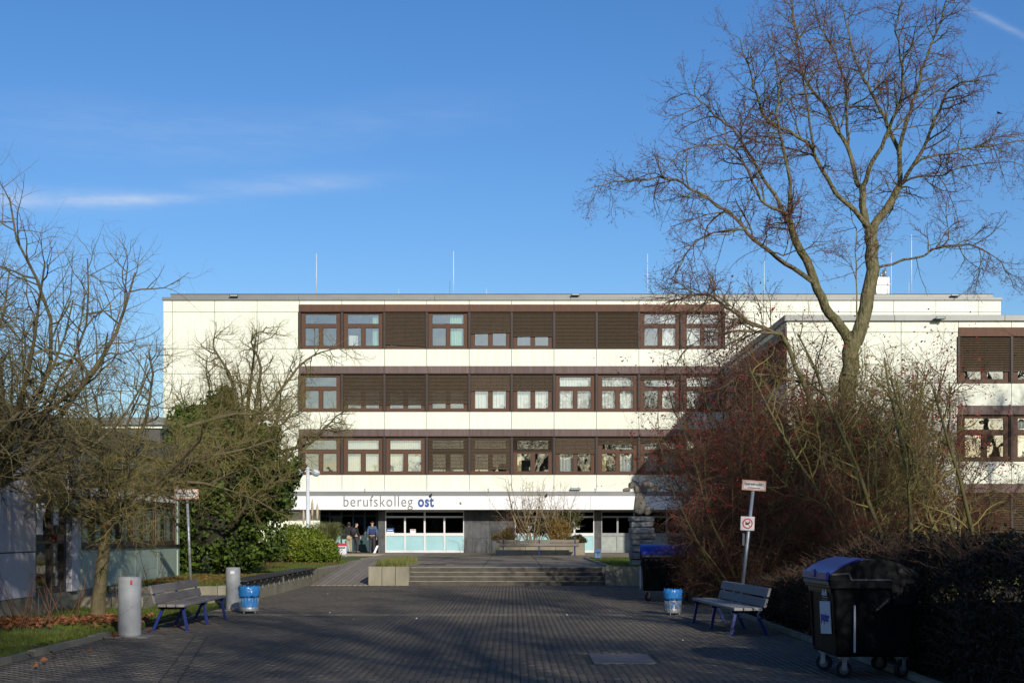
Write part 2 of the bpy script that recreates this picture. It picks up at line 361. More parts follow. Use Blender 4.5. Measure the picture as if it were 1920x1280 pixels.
def np_mesh(name, V, Fc, material, smooth=False):
    me = bpy.data.meshes.new(name); k = Fc.shape[1]
    me.vertices.add(len(V)); me.vertices.foreach_set('co', np.ascontiguousarray(V, dtype=np.float32).ravel())
    me.loops.add(Fc.size); me.loops.foreach_set('vertex_index', np.ascontiguousarray(Fc, dtype=np.int32).ravel())
    me.polygons.add(len(Fc)); me.polygons.foreach_set('loop_start', np.arange(0, Fc.size, k, dtype=np.int32))
    me.polygons.foreach_set('loop_total', np.full(len(Fc), k, dtype=np.int32))
    if smooth: me.polygons.foreach_set('use_smooth', np.ones(len(Fc), dtype=bool))
    me.materials.append(material); me.update(calc_edges=True); me.validate(); return me
def copy_tree(o, parent=None):
    c = o.copy(); COL.objects.link(c); c.parent = parent
    if parent is not None: c.matrix_parent_inverse = o.matrix_parent_inverse.copy()
    for ch in list(o.children): copy_tree(ch, c)
    return c
def text_obj(name, body, size, material, parent, loc, offset=0.0, extrude=0.004, rz=0.0, width=None, rx=math.pi / 2, spacing=1.0, align='LEFT', shear=0.0, sx=1.0):
    cu = bpy.data.curves.new(name, 'FONT'); cu.body = body; cu.size = size; cu.offset = offset; cu.extrude = extrude
    cu.space_character = spacing; cu.align_x = align; cu.resolution_u = 4
    cu.materials.append(material)
    tmp = bpy.data.objects.new(name + '_curve', cu); COL.objects.link(tmp)
    bpy.context.view_layer.update()
    me = bpy.data.meshes.new_from_object(tmp.evaluated_get(bpy.context.evaluated_depsgraph_get()))
    bpy.data.objects.remove(tmp)
    if width:
        xs = [v.co.x for v in me.vertices]; w0 = max(xs) - min(xs); x0 = min(xs)
        for v in me.vertices: v.co.x = (v.co.x - x0) * width / w0
    o = bpy.data.objects.new(name, me); put(o, parent, loc, 0, local=True); o.rotation_euler = (rx, 0, rz)
    return o

# ------------------------------------------------------------------ branching plants
class Tubes:
    def __init__(s): s.g = {}
    def add(s, pts, rad, sides):
        s.g.setdefault((len(pts), sides), []).append((pts, rad))
    def mesh(s, name, material, smooth=True):
        Vs, Fs, off = [], [], 0
        for (k, n), lst in s.g.items():
            P = np.array([a for a, _ in lst], dtype=np.float64); R = np.array([b for _, b in lst], dtype=np.float64)
            D = np.empty_like(P); D[:, 1:-1] = P[:, 2:] - P[:, :-2]; D[:, 0] = P[:, 1] - P[:, 0]; D[:, -1] = P[:, -1] - P[:, -2]
            D /= np.linalg.norm(D, axis=2, keepdims=True) + 1e-9
            ref = np.zeros_like(D); ref[..., 0] = 1.0
            bad = np.abs(D[:, :1, 0]).repeat(k, 1) > 0.85
            ref[bad] = (0, 1, 0)
            A = np.cross(D, ref); A /= np.linalg.norm(A, axis=2, keepdims=True) + 1e-9
            B = np.cross(D, A)
            th = np.arange(n) * 2 * math.pi / n
            ring = P[:, :, None, :] + R[:, :, None, None] * (A[:, :, None, :] * np.cos(th)[None, None, :, None] + B[:, :, None, :] * np.sin(th)[None, None, :, None])
            V = ring.reshape(-1, 3); m = len(P)
            base = (np.arange(m) * k * n)[:, None, None]; kk = (np.arange(k - 1) * n)[None, :, None]; j = np.arange(n)[None, None, :]
            j2 = (j + 1) % n
            Q = np.stack([base + kk + j, base + kk + j2, base + kk + n + j2, base + kk + n + j], axis=-1).reshape(-1, 4) + off
            Vs.append(V); Fs.append(Q); off += len(V)
        return np_mesh(name, np.concatenate(Vs), np.concatenate(Fs), material, smooth)
def nrm(d):
    l = math.sqrt(d[0] * d[0] + d[1] * d[1] + d[2] * d[2]) or 1.0
    return (d[0] / l, d[1] / l, d[2] / l)
def side_dir(d, ang, rng):
    # a direction at the angle ang from d, random azimuth
    rx, ry, rz = rng.gauss(0, 1), rng.gauss(0, 1), rng.gauss(0, 1)
    t = rx * d[0] + ry * d[1] + rz * d[2]
    q = nrm((rx - t * d[0], ry - t * d[1], rz - t * d[2])); c, s = math.cos(ang), math.sin(ang)
    return (d[0] * c + q[0] * s, d[1] * c + q[1] * s, d[2] * c + q[2] * s)
class Plant:
    """par lists are indexed by level: n segments, wiggle, tropism (up), children per metre, angle, length (min,max), radius, sides"""
    def __init__(s, seed, par, split):
        s.rng = random.Random(seed); s.p = par; s.split = split; s.wood = Tubes(); s.twig = Tubes(); s.tips = []
    def out(s, lvl): return s.wood if lvl < s.split else s.twig
    def children(s, pts, rad, lvl, t0):
        p, rng = s.p, s.rng
        if lvl + 1 >= len(p['n']) or t0 >= 1: return
        L = sum(math.dist(pts[i], pts[i + 1]) for i in range(len(pts) - 1))
        x = L * p['cpm'][lvl + 1]; k = int(x) + (1 if rng.random() < x - int(x) else 0)
        m = len(pts) - 1
        for i in range(k):
            t = t0 + (1 - t0) * (i + rng.random()) / k; u = min(t * m, m - 1e-6); a = int(u); fr = u - a
            q = tuple(pts[a][c] + (pts[a + 1][c] - pts[a][c]) * fr for c in range(3))
            r = rad[a] + (rad[a + 1] - rad[a]) * fr
            d = nrm(tuple(pts[a + 1][c] - pts[a][c] for c in range(3)))
            l0, l1 = p['len'][lvl + 1]
            ln = (l0 + (l1 - l0) * rng.random()) * (1.0 - p.get('short', 0.45) * t)
            d2 = side_dir(d, math.radians(p['ang'][lvl + 1] * (0.7 + 0.6 * rng.random())), rng)
            fl = p.get('flat', 1.0)
            if fl != 1.0: d2 = nrm((d2[0], d2[1], d2[2] * fl))
            s.grow(q, d2, ln, min(r * 0.75, p['rad'][lvl + 1] * (0.7 + .6 * rng.random())), lvl + 1)
        if lvl + 1 == p.get('cont', -1): pass
    def grow(s, q, d, L, r, lvl):
        p, rng = s.p, s.rng; n = p['n'][lvl]; w = p['wig'][lvl]; tr = p['trop'][lvl]; sg = L / n
        pts = [q]; rad = [r]; end = p.get('end', 0.35)
        for i in range(n):
            d = nrm((d[0] + rng.gauss(0, w), d[1] + rng.gauss(0, w), d[2] + rng.gauss(0, w) + tr * (i + 1) / n))
            q = (q[0] + d[0] * sg, q[1] + d[1] * sg, max(q[2] + d[2] * sg, p.get('floor', -9)))
            pts.append(q); rad.append(r * (1 - (1 - end) * (i + 1) / n))
        s.out(lvl).add(pts, rad, p['sides'][lvl])
        if lvl == len(p['n']) - 1: s.tips.append((pts[-1], d))
        s.children(pts, rad, lvl, p.get('t0', 0.15))
    def limb(s, pts, r0, r1, lvl=0, t0=0.25, sub=3, sides=9, jit=0.02):
        # traced main limb: smooth, resample and carry side branches
        out = []
        P = [Vector(p) for p in pts]
        for i in range(len(P) - 1):
            a = P[max(i - 1, 0)]; b = P[i]; c = P[i + 1]; e = P[min(i + 2, len(P) - 1)]
            for k in range(sub):
                t = k / sub
                v = 0.5 * ((2 * b) + (c - a) * t + (2 * a - 5 * b + 4 * c - e) * t * t + (3 * b - a - 3 * c + e) * t ** 3)
                out.append(v)
        out.append(P[-1])
        for i in range(1, len(out) - 1):
            out[i] = out[i] + Vector((s.rng.gauss(0, jit), s.rng.gauss(0, jit), s.rng.gauss(0, jit)))
        n = len(out); rad = [r0 + (r1 - r0) * (i / (n - 1)) ** 0.8 for i in range(n)]
        out = [tuple(v) for v in out]
        s.wood.add(out, rad, sides)
        s.children(out, rad, lvl, t0)
        return out

def leaves_np(name, pos, nor, size, material, seed=0, aspect=0.62, fold=0.25, spread=0.6):
    rs = np.random.RandomState(seed); n = len(pos)
    N = nor + rs.normal(0, spread, (n, 3)); N /= np.linalg.norm(N, axis=1, keepdims=True) + 1e-9
    R = rs.normal(0, 1, (n, 3)); A = R - (R * N).sum(1, keepdims=True) * N; A /= np.linalg.norm(A, axis=1, keepdims=True) + 1e-9
    B = np.cross(N, A); s = (np.asarray(size) * (0.7 + 0.6 * rs.rand(n)))[:, None]
    base = pos - A * s * 0.5; tip = pos + A * s * 0.5
    l = pos + B * s * aspect * 0.5 + N * s * fold * 0.5; r = pos - B * s * aspect * 0.5 + N * s * fold * 0.5
    V = np.stack([base, r, tip, l], axis=1).reshape(-1, 3)
    i = np.arange(n)[:, None] * 4
    Fc = np.concatenate([i + np.array([[0, 1, 2]]), i + np.array([[0, 2, 3]])], axis=0)
    return np_mesh(name, V, Fc, material)
def blades_np(name, pos, h, material, seed=0, w=0.012, lean=0.35):
    rs = np.random.RandomState(seed); n = len(pos); a = rs.rand(n) * 2 * math.pi
    W = np.stack([np.cos(a), np.sin(a), np.zeros(n)], 1) * w * 0.5
    b = rs.rand(n) * 2 * math.pi; hh = np.asarray(h) * (0.5 + rs.rand(n))
    tipo = np.stack([np.cos(b) * lean * rs.rand(n), np.sin(b) * lean * rs.rand(n), np.ones(n)], 1) * hh[:, None]
    V = np.stack([pos - W, pos + W, pos + tipo], 1).reshape(-1, 3)
    return np_mesh(name, V, np.arange(n * 3).reshape(-1, 3), material)
def skin_obj(name, verts, edges, radii, material, parent, loc=(0, 0, 0), sub=2, root=0):
    me = bpy.data.meshes.new(name); me.from_pydata(verts, edges, []); me.materials.append(material)
    o = bpy.data.objects.new(name, me); put(o, parent, loc, local=True)
    sk = o.modifiers.new('skin', 'SKIN'); sk.use_smooth_shade = True
    for i, v in enumerate(me.skin_vertices[0].data):
        r = radii[i]; v.radius = r if hasattr(r, '__len__') else (r, r); v.use_root = (i == root)
    sb = o.modifiers.new('smooth', 'SUBSURF'); sb.levels = sub; sb.render_levels = sub
    return o

# ------------------------------------------------------------------ ground, yard, terrace
rs = np.random.RandomState(7)
o = MB(); o.quad([(-2500, -2500, -0.10), (2500, -2500, -0.10), (2500, 2500, -0.10), (-2500, 2500, -0.10)])
tag(o.obj('ground', FAR), kind='structure')
YX0, YX1 = -6.7, 4.75
yard = MB().box(YX0, YX1, -60, 49.0, -0.09, -0.012).obj('yard', SAND); tag(yard, kind='structure')

def paver_geo(x, y, w, d, z, jx):
    """tapered blocks: arrays of block centres -> verts and quads"""
    n = len(x); c = 0.002
    gx, gy = w / 2 - 0.0012, d / 2 - 0.0032
    dz = jx
    bot = [(-gx, -gy), (gx, -gy), (gx, gy), (-gx, gy)]
    V = np.zeros((n, 8, 3))
    for k, (a, b) in enumerate(bot):
        V[:, k, 0] = x + a; V[:, k, 1] = y + b; V[:, k, 2] = z - 0.03
        V[:, k + 4, 0] = x + a * (1 - c / gx); V[:, k + 4, 1] = y + b * (1 - c / gy); V[:, k + 4, 2] = z + dz
    q = np.array([[4, 5, 6, 7], [0, 1, 5, 4], [1, 2, 6, 5], [2, 3, 7, 6], [3, 0, 4, 7]])
    Fc = (np.arange(n)[:, None, None] * 8 + q[None]).reshape(-1, 4)
    return V.reshape(-1, 3), Fc
PW, PD = 0.1, 0.2
cols = np.arange(YX0 + PW / 2, YX1 - .02, PW)
xs, ys = [], []
for i, cx in enumerate(cols):
    yy = np.arange(16.0 + (PD / 2 if i % 2 else 0), 48.85, PD); xs.append(np.full(len(yy), cx)); ys.append(yy)
xs = np.concatenate(xs); ys = np.concatenate(ys)
MHX0, MHX1, MHY0, MHY1 = PX(1108, 20.7), PX(1222, 20.7), 19.9, 21.4    # concrete cover plate
keep = ~((xs > MHX0 - .05) & (xs < MHX1 + .05) & (ys > MHY0 - .1) & (ys < MHY1 + .1))
xs, ys = xs[keep], ys[keep]
jit = rs.normal(0, 0.0014, len(xs))
near = (ys > 17.25) & (ys < 17.85) & (xs > -5.95) & (xs < 4.7)
ids = np.nonzero(near)[0][:300]
pm = MB().hexa([(-.046, -.096, -.03), (.046, -.096, -.03), (.046, .096, -.03), (-.046, .096, -.03), (-.041, -.09, 0), (.041, -.09, 0), (.041, .09, 0), (-.041, .09, 0)]).mesh('paver', PAVER1)
for i in ids: inst('paver', pm, yard, (xs[i], ys[i], jit[i]))
m = np.ones(len(xs), bool); m[ids] = False
V, Fc = paver_geo(xs[m], ys[m], PW, PD, 0.0, jit[m])
po = bpy.data.objects.new('block_paving', np_mesh('block_paving', V, Fc, PAVER)); put(po, yard, (0, 0, 0)); tag(po, kind='stuff')
# strip of paving nearer than the frame
tag(MB().box(YX0, YX1, -60, 15.9, -0.0115, -0.004).obj('paving_strip', PAVER, yard), kind='stuff')
MB().box(MHX0, MHX1, MHY0, MHY1, -0.03, 0.006).obj('concrete_cover_plate', mat('cover_plate', (.17, .16, .145), .8, scale=5, col2=(.12, .112, .10), bump=.2, bscale=50), yard, bevel=.006)
# drainage groove rows running diagonally towards the camera
for k, dx in enumerate((0, 0.22)):
    MB().bar((-5.35 + dx, 25.2, 0.0035), (-4.05 + dx, 17.0, 0.0035), .016, .01).obj('drain_slot', SAND, yard)
MB().box(YX0, YX1, 31.6, 31.68, -0.02, 0.0045).obj('drain_slot', CONC, yard)

# left kerb, right kerb
lk = empty('kerb_left', (-6.78, 18, 0), kind='structure')
km = MB().box(-.055, .055, -.495, .495, -.15, .085).mesh('kerbstone', CONC)
for y in range(12, 25): inst('kerbstone', km, lk, (-6.76, y + .5, rs.normal(0, .004)), local=False)
rk = empty('kerb_right', (4.82, 20, 0), kind='structure')
for y in range(12, 36): inst('kerbstone', km, rk, (4.82, y + .5, -.03 + rs.normal(0, .004)), local=False)

# lawns and beds
def slab(name, x0, x1, y0, y1, z0, z1, m): return tag(MB().box(x0, x1, y0, y1, z0, z1).obj(name, m), kind='structure')
lower_lawn = slab('lawn', -30, -6.82, 5, 35.5, -.09, .045, LAWN)
upper_lawn = slab('lawn', -30, -7.02, 35.75, 83.6, -.09, .46, LAWN)
bed_r = slab('planting_bed', 4.89, 40, 5, 48.9, -.09, .03, EARTH)
bed_r2 = slab('lawn', 3.3, 40, 49.25, 66.95, -.08, .60, LAWN)

terrace = empty('terrace', (0, 65, T), kind='structure')
MB().box(-4.6, 3.2, 50.4, 60.5, -.08, T).obj('paved_surface', TERR, terrace, local=False)
MB().box(-6.78, 40, 67.0, 92, -.08, T - .002).obj('paved_surface', TERR, terrace, local=False)
MB().box(-6.6, 3.2, 60.5, 66.99, -.08, T - .001).obj('paved_surface', TERR, terrace, local=False)
MB().box(-30, -6.79, 80.5, 92, -.08, T - .003).obj('paved_surface', TERR, terrace, local=False)
MB().box(3.2, 3.34, 50.4, 66.9, -.08, T + .06).obj('edge_kerb', CONC, terrace, local=False)
# slab joints of the terrace paving
jm = MB()
for y in np.arange(51.5, 84, 1.0): jm.box(-4.55, 3.15, y, y + .03, T - .01, T + .0035)
jm.box(-3.0, -2.97, 50.5, 84, T - .01, T + .003); jm.box(-1.0, -.97, 50.5, 84, T - .01, T + .003); jm.box(1.0, 1.03, 50.5, 84, T - .01, T + .003)
jm.obj('paving_joint', SAND, terrace, local=False)
MB().box(-4.4, -2.4, 53.2, 55.2, T - .01, T + .005).obj('grating', SAND, terrace, local=False)

stairs = empty('stairs', (-.2, 49, 0), kind='structure')
SX0, SX1 = PX(766, 49), PX(1133, 49); RISE = T / 4
for k in range(4):
    st = MB().box(SX0, SX1, 49 + .36 * k, 50.55, -.05 + RISE * k if k else -.05, RISE * (k + 1)).obj('step', STEP, stairs, local=False, bevel=.012)
    MB().box(SX0 + .01, SX1 - .01, 49 + .36 * k - .004, 49 + .36 * k + .05, RISE * (k + 1) - .012, RISE * (k + 1) + .004).obj('nosing', CONC2, st, (0, 0, 0), local=False)

# ramp with long courses of paving bricks
ramp = empty('ramp', (-5.7, 54, 0), kind='structure')
RX0, RX1 = -6.62, PX(690, 49)
nr = 11; wr = (RX1 - RX0) / nr
for k in range(nr):
    a, b = RX0 + wr * k + .012, RX0 + wr * (k + 1) - .012
    MB().hexa([(a, 49, -.08), (b, 49, -.08), (b, 60.5, -.08), (a, 60.5, -.08), (a, 49, .012), (b, 49, .012), (b, 60.5, T + .008), (a, 60.5, T + .008)]).obj('paving_course', RAMP, ramp, local=False)
MB().hexa([(RX0, 49.01, -.085), (RX1, 49.01, -.085), (RX1, 60.49, -.085), (RX0, 60.49, -.085), (RX0, 49.01, -.006), (RX1, 49.01, -.006), (RX1, 60.49, T - .012), (RX0, 60.49, T - .012)]).obj('ramp_bed', SAND, ramp, local=False)

# concrete planter box left of the stairs
def block_wall(name, label, x0, x1, y0, y1, z0, z1, n, axis, cat='wall', material=CONC):
    e = empty(name, ((x0 + x1) / 2, (y0 + y1) / 2, z0), label, cat)
    for k in range(n):
        if axis == 'x':
            a = x0 + (x1 - x0) * k / n; b = x0 + (x1 - x0) * (k + 1) / n
            MB().box(a + .006, b - .006, y0, y1, z0, z1 + rs.normal(0, .003)).obj('concrete_block', material, e, local=False, bevel=.012)
        else:
            a = y0 + (y1 - y0) * k / n; b = y0 + (y1 - y0) * (k + 1) / n
            MB().box(x0, x1, a + .006, b - .006, z0, z1 + rs.normal(0, .003)).obj('concrete_block', material, e, local=False, bevel=.012)
    return e
pl = empty('concrete_planter', (-4.05, 52, 0), 'low concrete planter box of grass left of the stairs', 'planter')
px0, px1 = PX(690, 49) + .005, PX(767, 49) - .004
for k in range(3):
    a = px0 + (px1 - px0) * k / 3; b = px0 + (px1 - px0) * (k + 1) / 3
    MB().box(a + .005, b - .005, 49, 49.22, -.05, .62).obj('front_block', CONC, pl, local=False, bevel=.012)
for k in range(4):
    y = 49.23 + k * 1.7
    MB().box(px0, px0 + .2, y, y + 1.69, -.05, .62).obj('side_block', CONC, pl, local=False, bevel=.012)
    MB().box(px1 - .2, px1, y, y + 1.69, -.05, .62).obj('side_block', CONC, pl, local=False, bevel=.012)
MB().box(px0, px1, 56.03, 56.2, -.05, .62).obj('back_block', CONC, pl, local=False, bevel=.012)
MB().box(px0 + .21, px1 - .21, 49.23, 56.0, -.05, .60).obj('soil', EARTH, pl, local=False)
n = 5200
gp = np.stack([rs.uniform(px0 + .22, px1 - .15, n), rs.uniform(49.3, 55.9, n), np.full(n, .60)], 1)
g = bpy.data.objects.new('planter_grass', blades_np('planter_grass', gp, .13 + .12 * rs.rand(n), DRYGRASS, 3, .02, .7)); put(g); tag(g, 'yellow green tufts of grass growing in the low concrete planter', 'grass', kind='stuff')

# walls round the raised lawns
block_wall('retaining_wall', 'low concrete wall behind the left bench, front edge of the raised lawn', -9.6, -7.0, 35.5, 35.72, -.05, .46, 2, 'x')
wl_ = block_wall('retaining_wall', 'long low concrete wall along the left of the yard and ramp', -7.0, -6.66, 35.5, 61.2, -.05, .475, 8, 'y')
for (ya, yb) in ((36.6, 42.8), (43.1, 49.6)):        # wall-top seats
    e = empty('wall_seat', (-6.85, ya, .5), 'dark slatted seat on the low wall, ' + ('section nearer the blue litter bin' if ya < 40 else 'section nearer the ramp'), 'seat', 'seats mounted on the low wall')
    for k in range(3):
        MB().box(-7.06 + k * .2, -6.88 + k * .2, ya, yb, .53, .57).obj('slat', mat('dark_slat', (.05, .047, .042), .8, var=.2), e, local=False, bevel=.006)
    for k in range(7):
        y = ya + .25 + (yb - ya - .5) * k / 6
        MB().box(-7.0, -6.5, y - .025, y + .025, .48, .528).box(-6.645, -6.615, y - .012, y + .012, .26, .479).obj('bracket', mat('dull_bracket', (.16, .16, .15), .7), e, local=False)
block_wall('retaining_wall', 'grey concrete wall right of the stairs below the sculpture', PX(1134, 49) + .01, 12, 49, 49.24, -.05, .62, 7, 'x')
block_wall('door_step_wall', 'low concrete steps beside the pavilion under the left tree', -9.62, -8.2, 33.2, 35.45, .0, .3, 2, 'x', 'steps')

# grass blades, fallen leaves
def scatter(n, x0, x1, y0, y1, z, seed, power=1.0):
    r = np.random.RandomState(seed); return np.stack([r.uniform(x0, x1, n), y0 + (y1 - y0) * r.rand(n) ** power, np.full(n, z)], 1)
gp = scatter(90000, -10.5, -6.84, 16, 35.4, .045, 11, 1.4)
pn = np.sin(gp[:, 0] * 2.3 + 1.3 * np.sin(gp[:, 1] * .9)) + np.sin(gp[:, 1] * 1.7 + gp[:, 0]) + .6 * np.sin(gp[:, 0] * 7 + gp[:, 1] * 5)
gp = gp[pn + np.random.RandomState(3).normal(0, .5, len(gp)) > -1.0]
g = bpy.data.objects.new('lawn_grass', blades_np('lawn_grass', gp, .05, GRASS, 4, .013, .7)); put(g); tag(g, 'short green grass of the lawn left of the yard', 'grass', kind='stuff')
gp = np.concatenate([scatter(42000, -9.6, -7.03, 35.8, 62, .46, 12), scatter(16000, -14, -6.8, 58, 67, .46, 14)])
g = bpy.data.objects.new('raised_lawn_grass', blades_np('raised_lawn_grass', gp, .06, GRASS, 5, .018, .6)); put(g); tag(g, 'green grass of the raised lawn beside the ramp', 'grass', kind='stuff')
g = bpy.data.objects.new('sculpture_lawn_grass', blades_np('sculpture_lawn_grass', scatter(22000, 3.36, 7, 49.3, 66, .60, 13), .06, GRASS, 6, .022, .6)); put(g); tag(g, 'green grass around the stone sculpture', 'grass', kind='stuff')
def litter(name, label, pos, size, seed, m=LITTER):
    nor = np.tile(np.array([[0, 0, 1.0]]), (len(pos), 1))
    q = bpy.data.objects.new(name, leaves_np(name, pos, nor, np.full(len(pos), size), m, seed, .8, .4, .55)); put(q); tag(q, label, 'leaves', kind='stuff')
lp = scatter(4200, -10, -6.9, 25.5, 30.5, .075, 21); lp[:, 0] += .2 * np.sin(lp[:, 1]); lp[:, 2] += .05 * np.random.RandomState(1).rand(len(lp))
lp = lp[(lp[:, 0] < -6.85) & (np.abs(lp[:, 1] - 27.6 - .35 * (lp[:, 0] + 9) - .5 * np.sin(lp[:, 0] * 3)) < 1.25 * np.abs(np.random.RandomState(8).normal(.7, .45, len(lp))))]
lp = np.concatenate([lp, scatter(160, -10, -6.0, 18, 33, .06, 29)])
litter('fallen_leaves', 'drift of brown fallen leaves under the left trees', lp, .095, 22)
lp = np.concatenate([scatter(1500, -9.5, -7.1, 37, 47, .49, 23), scatter(900, -11, -6.9, 58, 60.5, .49, 24)])
litter('fallen_leaves', 'brown fallen leaves on the raised lawn below the ivy', lp, .1, 25)
lp = scatter(3000, 4.9, 9, 24, 37, .05, 26); litter('fallen_leaves', 'brown fallen leaves under the russet shrubs', lp, .09, 27)
# crumbs of litter on the paving
lp = scatter(34, -6, 4.6, 18, 47, .008, 31)
litter('paper_scraps', 'tiny pale scraps strewn over the paving', lp, .035, 32, PAPER)

# ------------------------------------------------------------------ main building
FY = 84.0
MBD = empty('school_building', (0, FY, 0), 'long cream four storey school building with brown window bands', 'building')
def fx(px): return PX(px, FY)
def fz(py): return PZ(py, FY)
def bpart(name, b, m, bevel=0.0): return b.obj(name, m, MBD, local=False, bevel=bevel)
XL, XR = fx(306), fx(1877)
ZT = fz(556)
MOD = fx(561.5 + 79.55) - fx(561.5)
X0 = fx(561.5)
NW = 10
ROWS = [(653.5, 584.5, 571.0), (771.0, 700.5, 686.5), (889.0, 818.0, 804.5)]     # window bottom, top, lintel top
# backing board, side walls, slabs
def backing(x0, x1, pa, pb): MBKG.box(x0, x1, FY + .12, FY + .30, fz(pb), fz(pa))
MBKG = MB()
backing(XL, X0, 560, 960); backing(X0 + MOD * NW, XR, 560, 960)
for a, b in ((560, 584.5), (653.5, 700.5), (771, 818), (889, 956)): backing(X0 + .001, X0 + MOD * NW - .001, a, b)
bpart('backing_wall', MBKG, JOINT)
bpart('side_wall', MB().box(XL, XL + .3, FY + .31, FY + 16, 0, ZT), CREAM)
bpart('side_wall', MB().box(XR - .3, XR, FY + .31, FY + 16, 0, ZT), CREAM)
bpart('back_wall', MB().box(XL + .31, XR - .31, FY + 15.7, FY + 16, 0, ZT), CREAM)
bpart('roof_slab', MB().box(XL + .31, XR - .31, FY + .31, FY + 15.6, ZT - .3, ZT), DGREY)
for bot, top, _ in ROWS:
    bpart('floor_slab', MB().box(XL + .31, XR - .31, FY + .31, FY + 7, fz(bot) - 1.1, fz(bot) - .8), ROOM)
    bpart('room_wall', MB().box(XL + .31, XR - .31, FY + 6.0, FY + 6.1, fz(bot) - .8, fz(top) + .6), ROOM)
    for k in range(0, NW + 1, 3):
        bpart('partition', MB().box(X0 + MOD * k - .05, X0 + MOD * k + .05, FY + .35, FY + 5.98, fz(bot) - .79, fz(top) + .59), ROOM)
# cladding panels
def panel(x0, x1, pa, pb, y=FY, parent=None, m=CREAM):
    g = .011
    MB().box(x0 + g, x1 - g, y, y + .1, fz(pb) + g, fz(pa) - g).obj('cladding_panel', m, parent or MBD, local=False, bevel=.006)
lefts = [XL, fx(323), fx(402.4), fx(481.9), X0]
for i in range(4):
    for a, b in ((563, 585), (585, 653.5), (653.5, 700.5), (700.5, 771), (771, 818), (818, 889), (889, 919)):
        panel(lefts[i], lefts[i + 1], a, b)
for k in range(NW):
    for a, b in ((563, 571), (653.5, 686.5), (771, 804.5), (889, 919)):
        panel(X0 + MOD * k, X0 + MOD * (k + 1), a, b)
k = NW
while X0 + MOD * k < XR - .1:
    for a, b in ((563, 585), (585, 653.5), (653.5, 700.5)) + (((700.5, 771), (771, 818), (818, 889), (889, 919)) if k == NW else ()):
        panel(X0 + MOD * k, min(X0 + MOD * (k + 1), XR), a, b)
    k += 1
# lintel bands
for r, (bot, top, lt) in enumerate(ROWS):
    for k in range(0, NW, 2):
        bpart('lintel_band', MB().box(X0 + MOD * k + .006 - (.04 if k == 0 else 0), X0 + MOD * (k + 2) - .006, FY - .07, FY + .11, fz(top) + .02, fz(lt)), COPPER if r == 0 else COPPER2, .008)
        bpart('lintel_drip', MB().box(X0 + MOD * k - .0, X0 + MOD * (k + 2), FY - .09, FY + .10, fz(top) - .012, fz(top) + .018), POST)
    bpart('sill', MB().box(X0 - .02, X0 + MOD * NW + .02, FY - .05, FY + .2, fz(bot) - .012, fz(bot) + .02), POST)
# window units
H = fz(ROWS[0][1]) - fz(ROWS[0][0])
def window_mesh():
    b = MB(); y0, y1 = .10, .19
    b.box(.10, .29, y0, y1, .03, H - .03); b.box(MOD - .29, MOD - .10, y0, y1, .03, H - .03)
    b.box(.291, MOD - .291, y0, y1, .03, .15); b.box(.291, MOD - .291, y0, y1, H - .11, H - .03)
    b.box(.291, MOD - .291, y0 - .004, y1, 1.20, 1.385)
    b.box(MOD / 2 - .1, MOD / 2 + .1, y0 - .003, y1, .151, 1.199)
    # casement rebates
    for (xa, xb, za, zb) in ((.291, MOD / 2 - .101, .151, 1.199), (MOD / 2 + .101, MOD - .291, .151, 1.199), (.291, MOD - .291, 1.386, H - .111)):
        t = .035
        b.box(xa, xb, y0 + .02, y1 + .01, za, za + t, 1); b.box(xa, xb, y0 + .02, y1 + .01, zb - t, zb, 1)
        b.box(xa, xa + t, y0 + .02, y1 + .01, za + t, zb - t, 1); b.box(xb - t, xb, y0 + .02, y1 + .01, za + t, zb - t, 1)
    return b.mesh('window', [FRAME, POST])
WINM = window_mesh()
def pane_mesh(x0, x1, z0, z1): return MB().box(x0, x1, .15, .156, z0, z1).mesh('pane', GLASS)
PANES = [pane_mesh(.30, MOD / 2 - .11, .16, 1.19), pane_mesh(MOD / 2 + .11, MOD - .30, .16, 1.19), pane_mesh(.30, MOD - .30, 1.395, H - .12)]
POSTM = MB().box(-.045, .045, -.06, .22, -.01, H + .01).box(-.085, .085, .0, .22, -.005, H).mesh('post', [POST])
def blind_mesh(frac, tilt=0.9, skew=0.0, m=None, w=MOD - .2):
    b = MB(); h = H * frac; pitch = .078; n = max(2, int(h / pitch)); t = .006; dp = .034
    c, s = math.cos(tilt), math.sin(tilt)
    for i in range(n):
        z = H - .03 - pitch * (i + .5); f = (i / (n - 1)) ** 3 if skew else 0
        zl, zr = z + max(skew, 0) * f, z + max(-skew, 0) * f
        a = (c * dp, s * dp); nn = (-s * t, c * t)
        prof = [(-a[0], -a[1]), (-a[0] + nn[0], -a[1] + nn[1]), (a[0] + nn[0], a[1] + nn[1]), (a[0], a[1])]
        p = [(.1, .03 + prof[0][0], zl + prof[0][1]), (.1 + w, .03 + prof[0][0], zr + prof[0][1]), (.1 + w, .03 + prof[3][0], zr + prof[3][1]), (.1, .03 + prof[3][0], zl + prof[3][1]),
             (.1, .03 + prof[1][0], zl + prof[1][1]), (.1 + w, .03 + prof[1][0], zr + prof[1][1]), (.1 + w, .03 + prof[2][0], zr + prof[2][1]), (.1, .03 + prof[2][0], zl + prof[2][1])]
        b.hexa(p)
    zb = H - .03 - pitch * n
    sl, sr = max(skew, 0), max(-skew, 0)
    b.hexa([(.1, 0, zb - .03 + sl), (.1 + w, 0, zb - .03 + sr), (.1 + w, .06, zb - .03 + sr), (.1, .06, zb - .03 + sl), (.1, 0, zb + sl), (.1 + w, 0, zb + sr), (.1 + w, .06, zb + sr), (.1, .06, zb + sl)])
    for x in (.5, MOD / 2, MOD - .5): b.tube([(x, -.012, zb), (x, -.012, H - .03)], .004, 4, cap=False)
    return b.mesh('blind', m or BLIND)
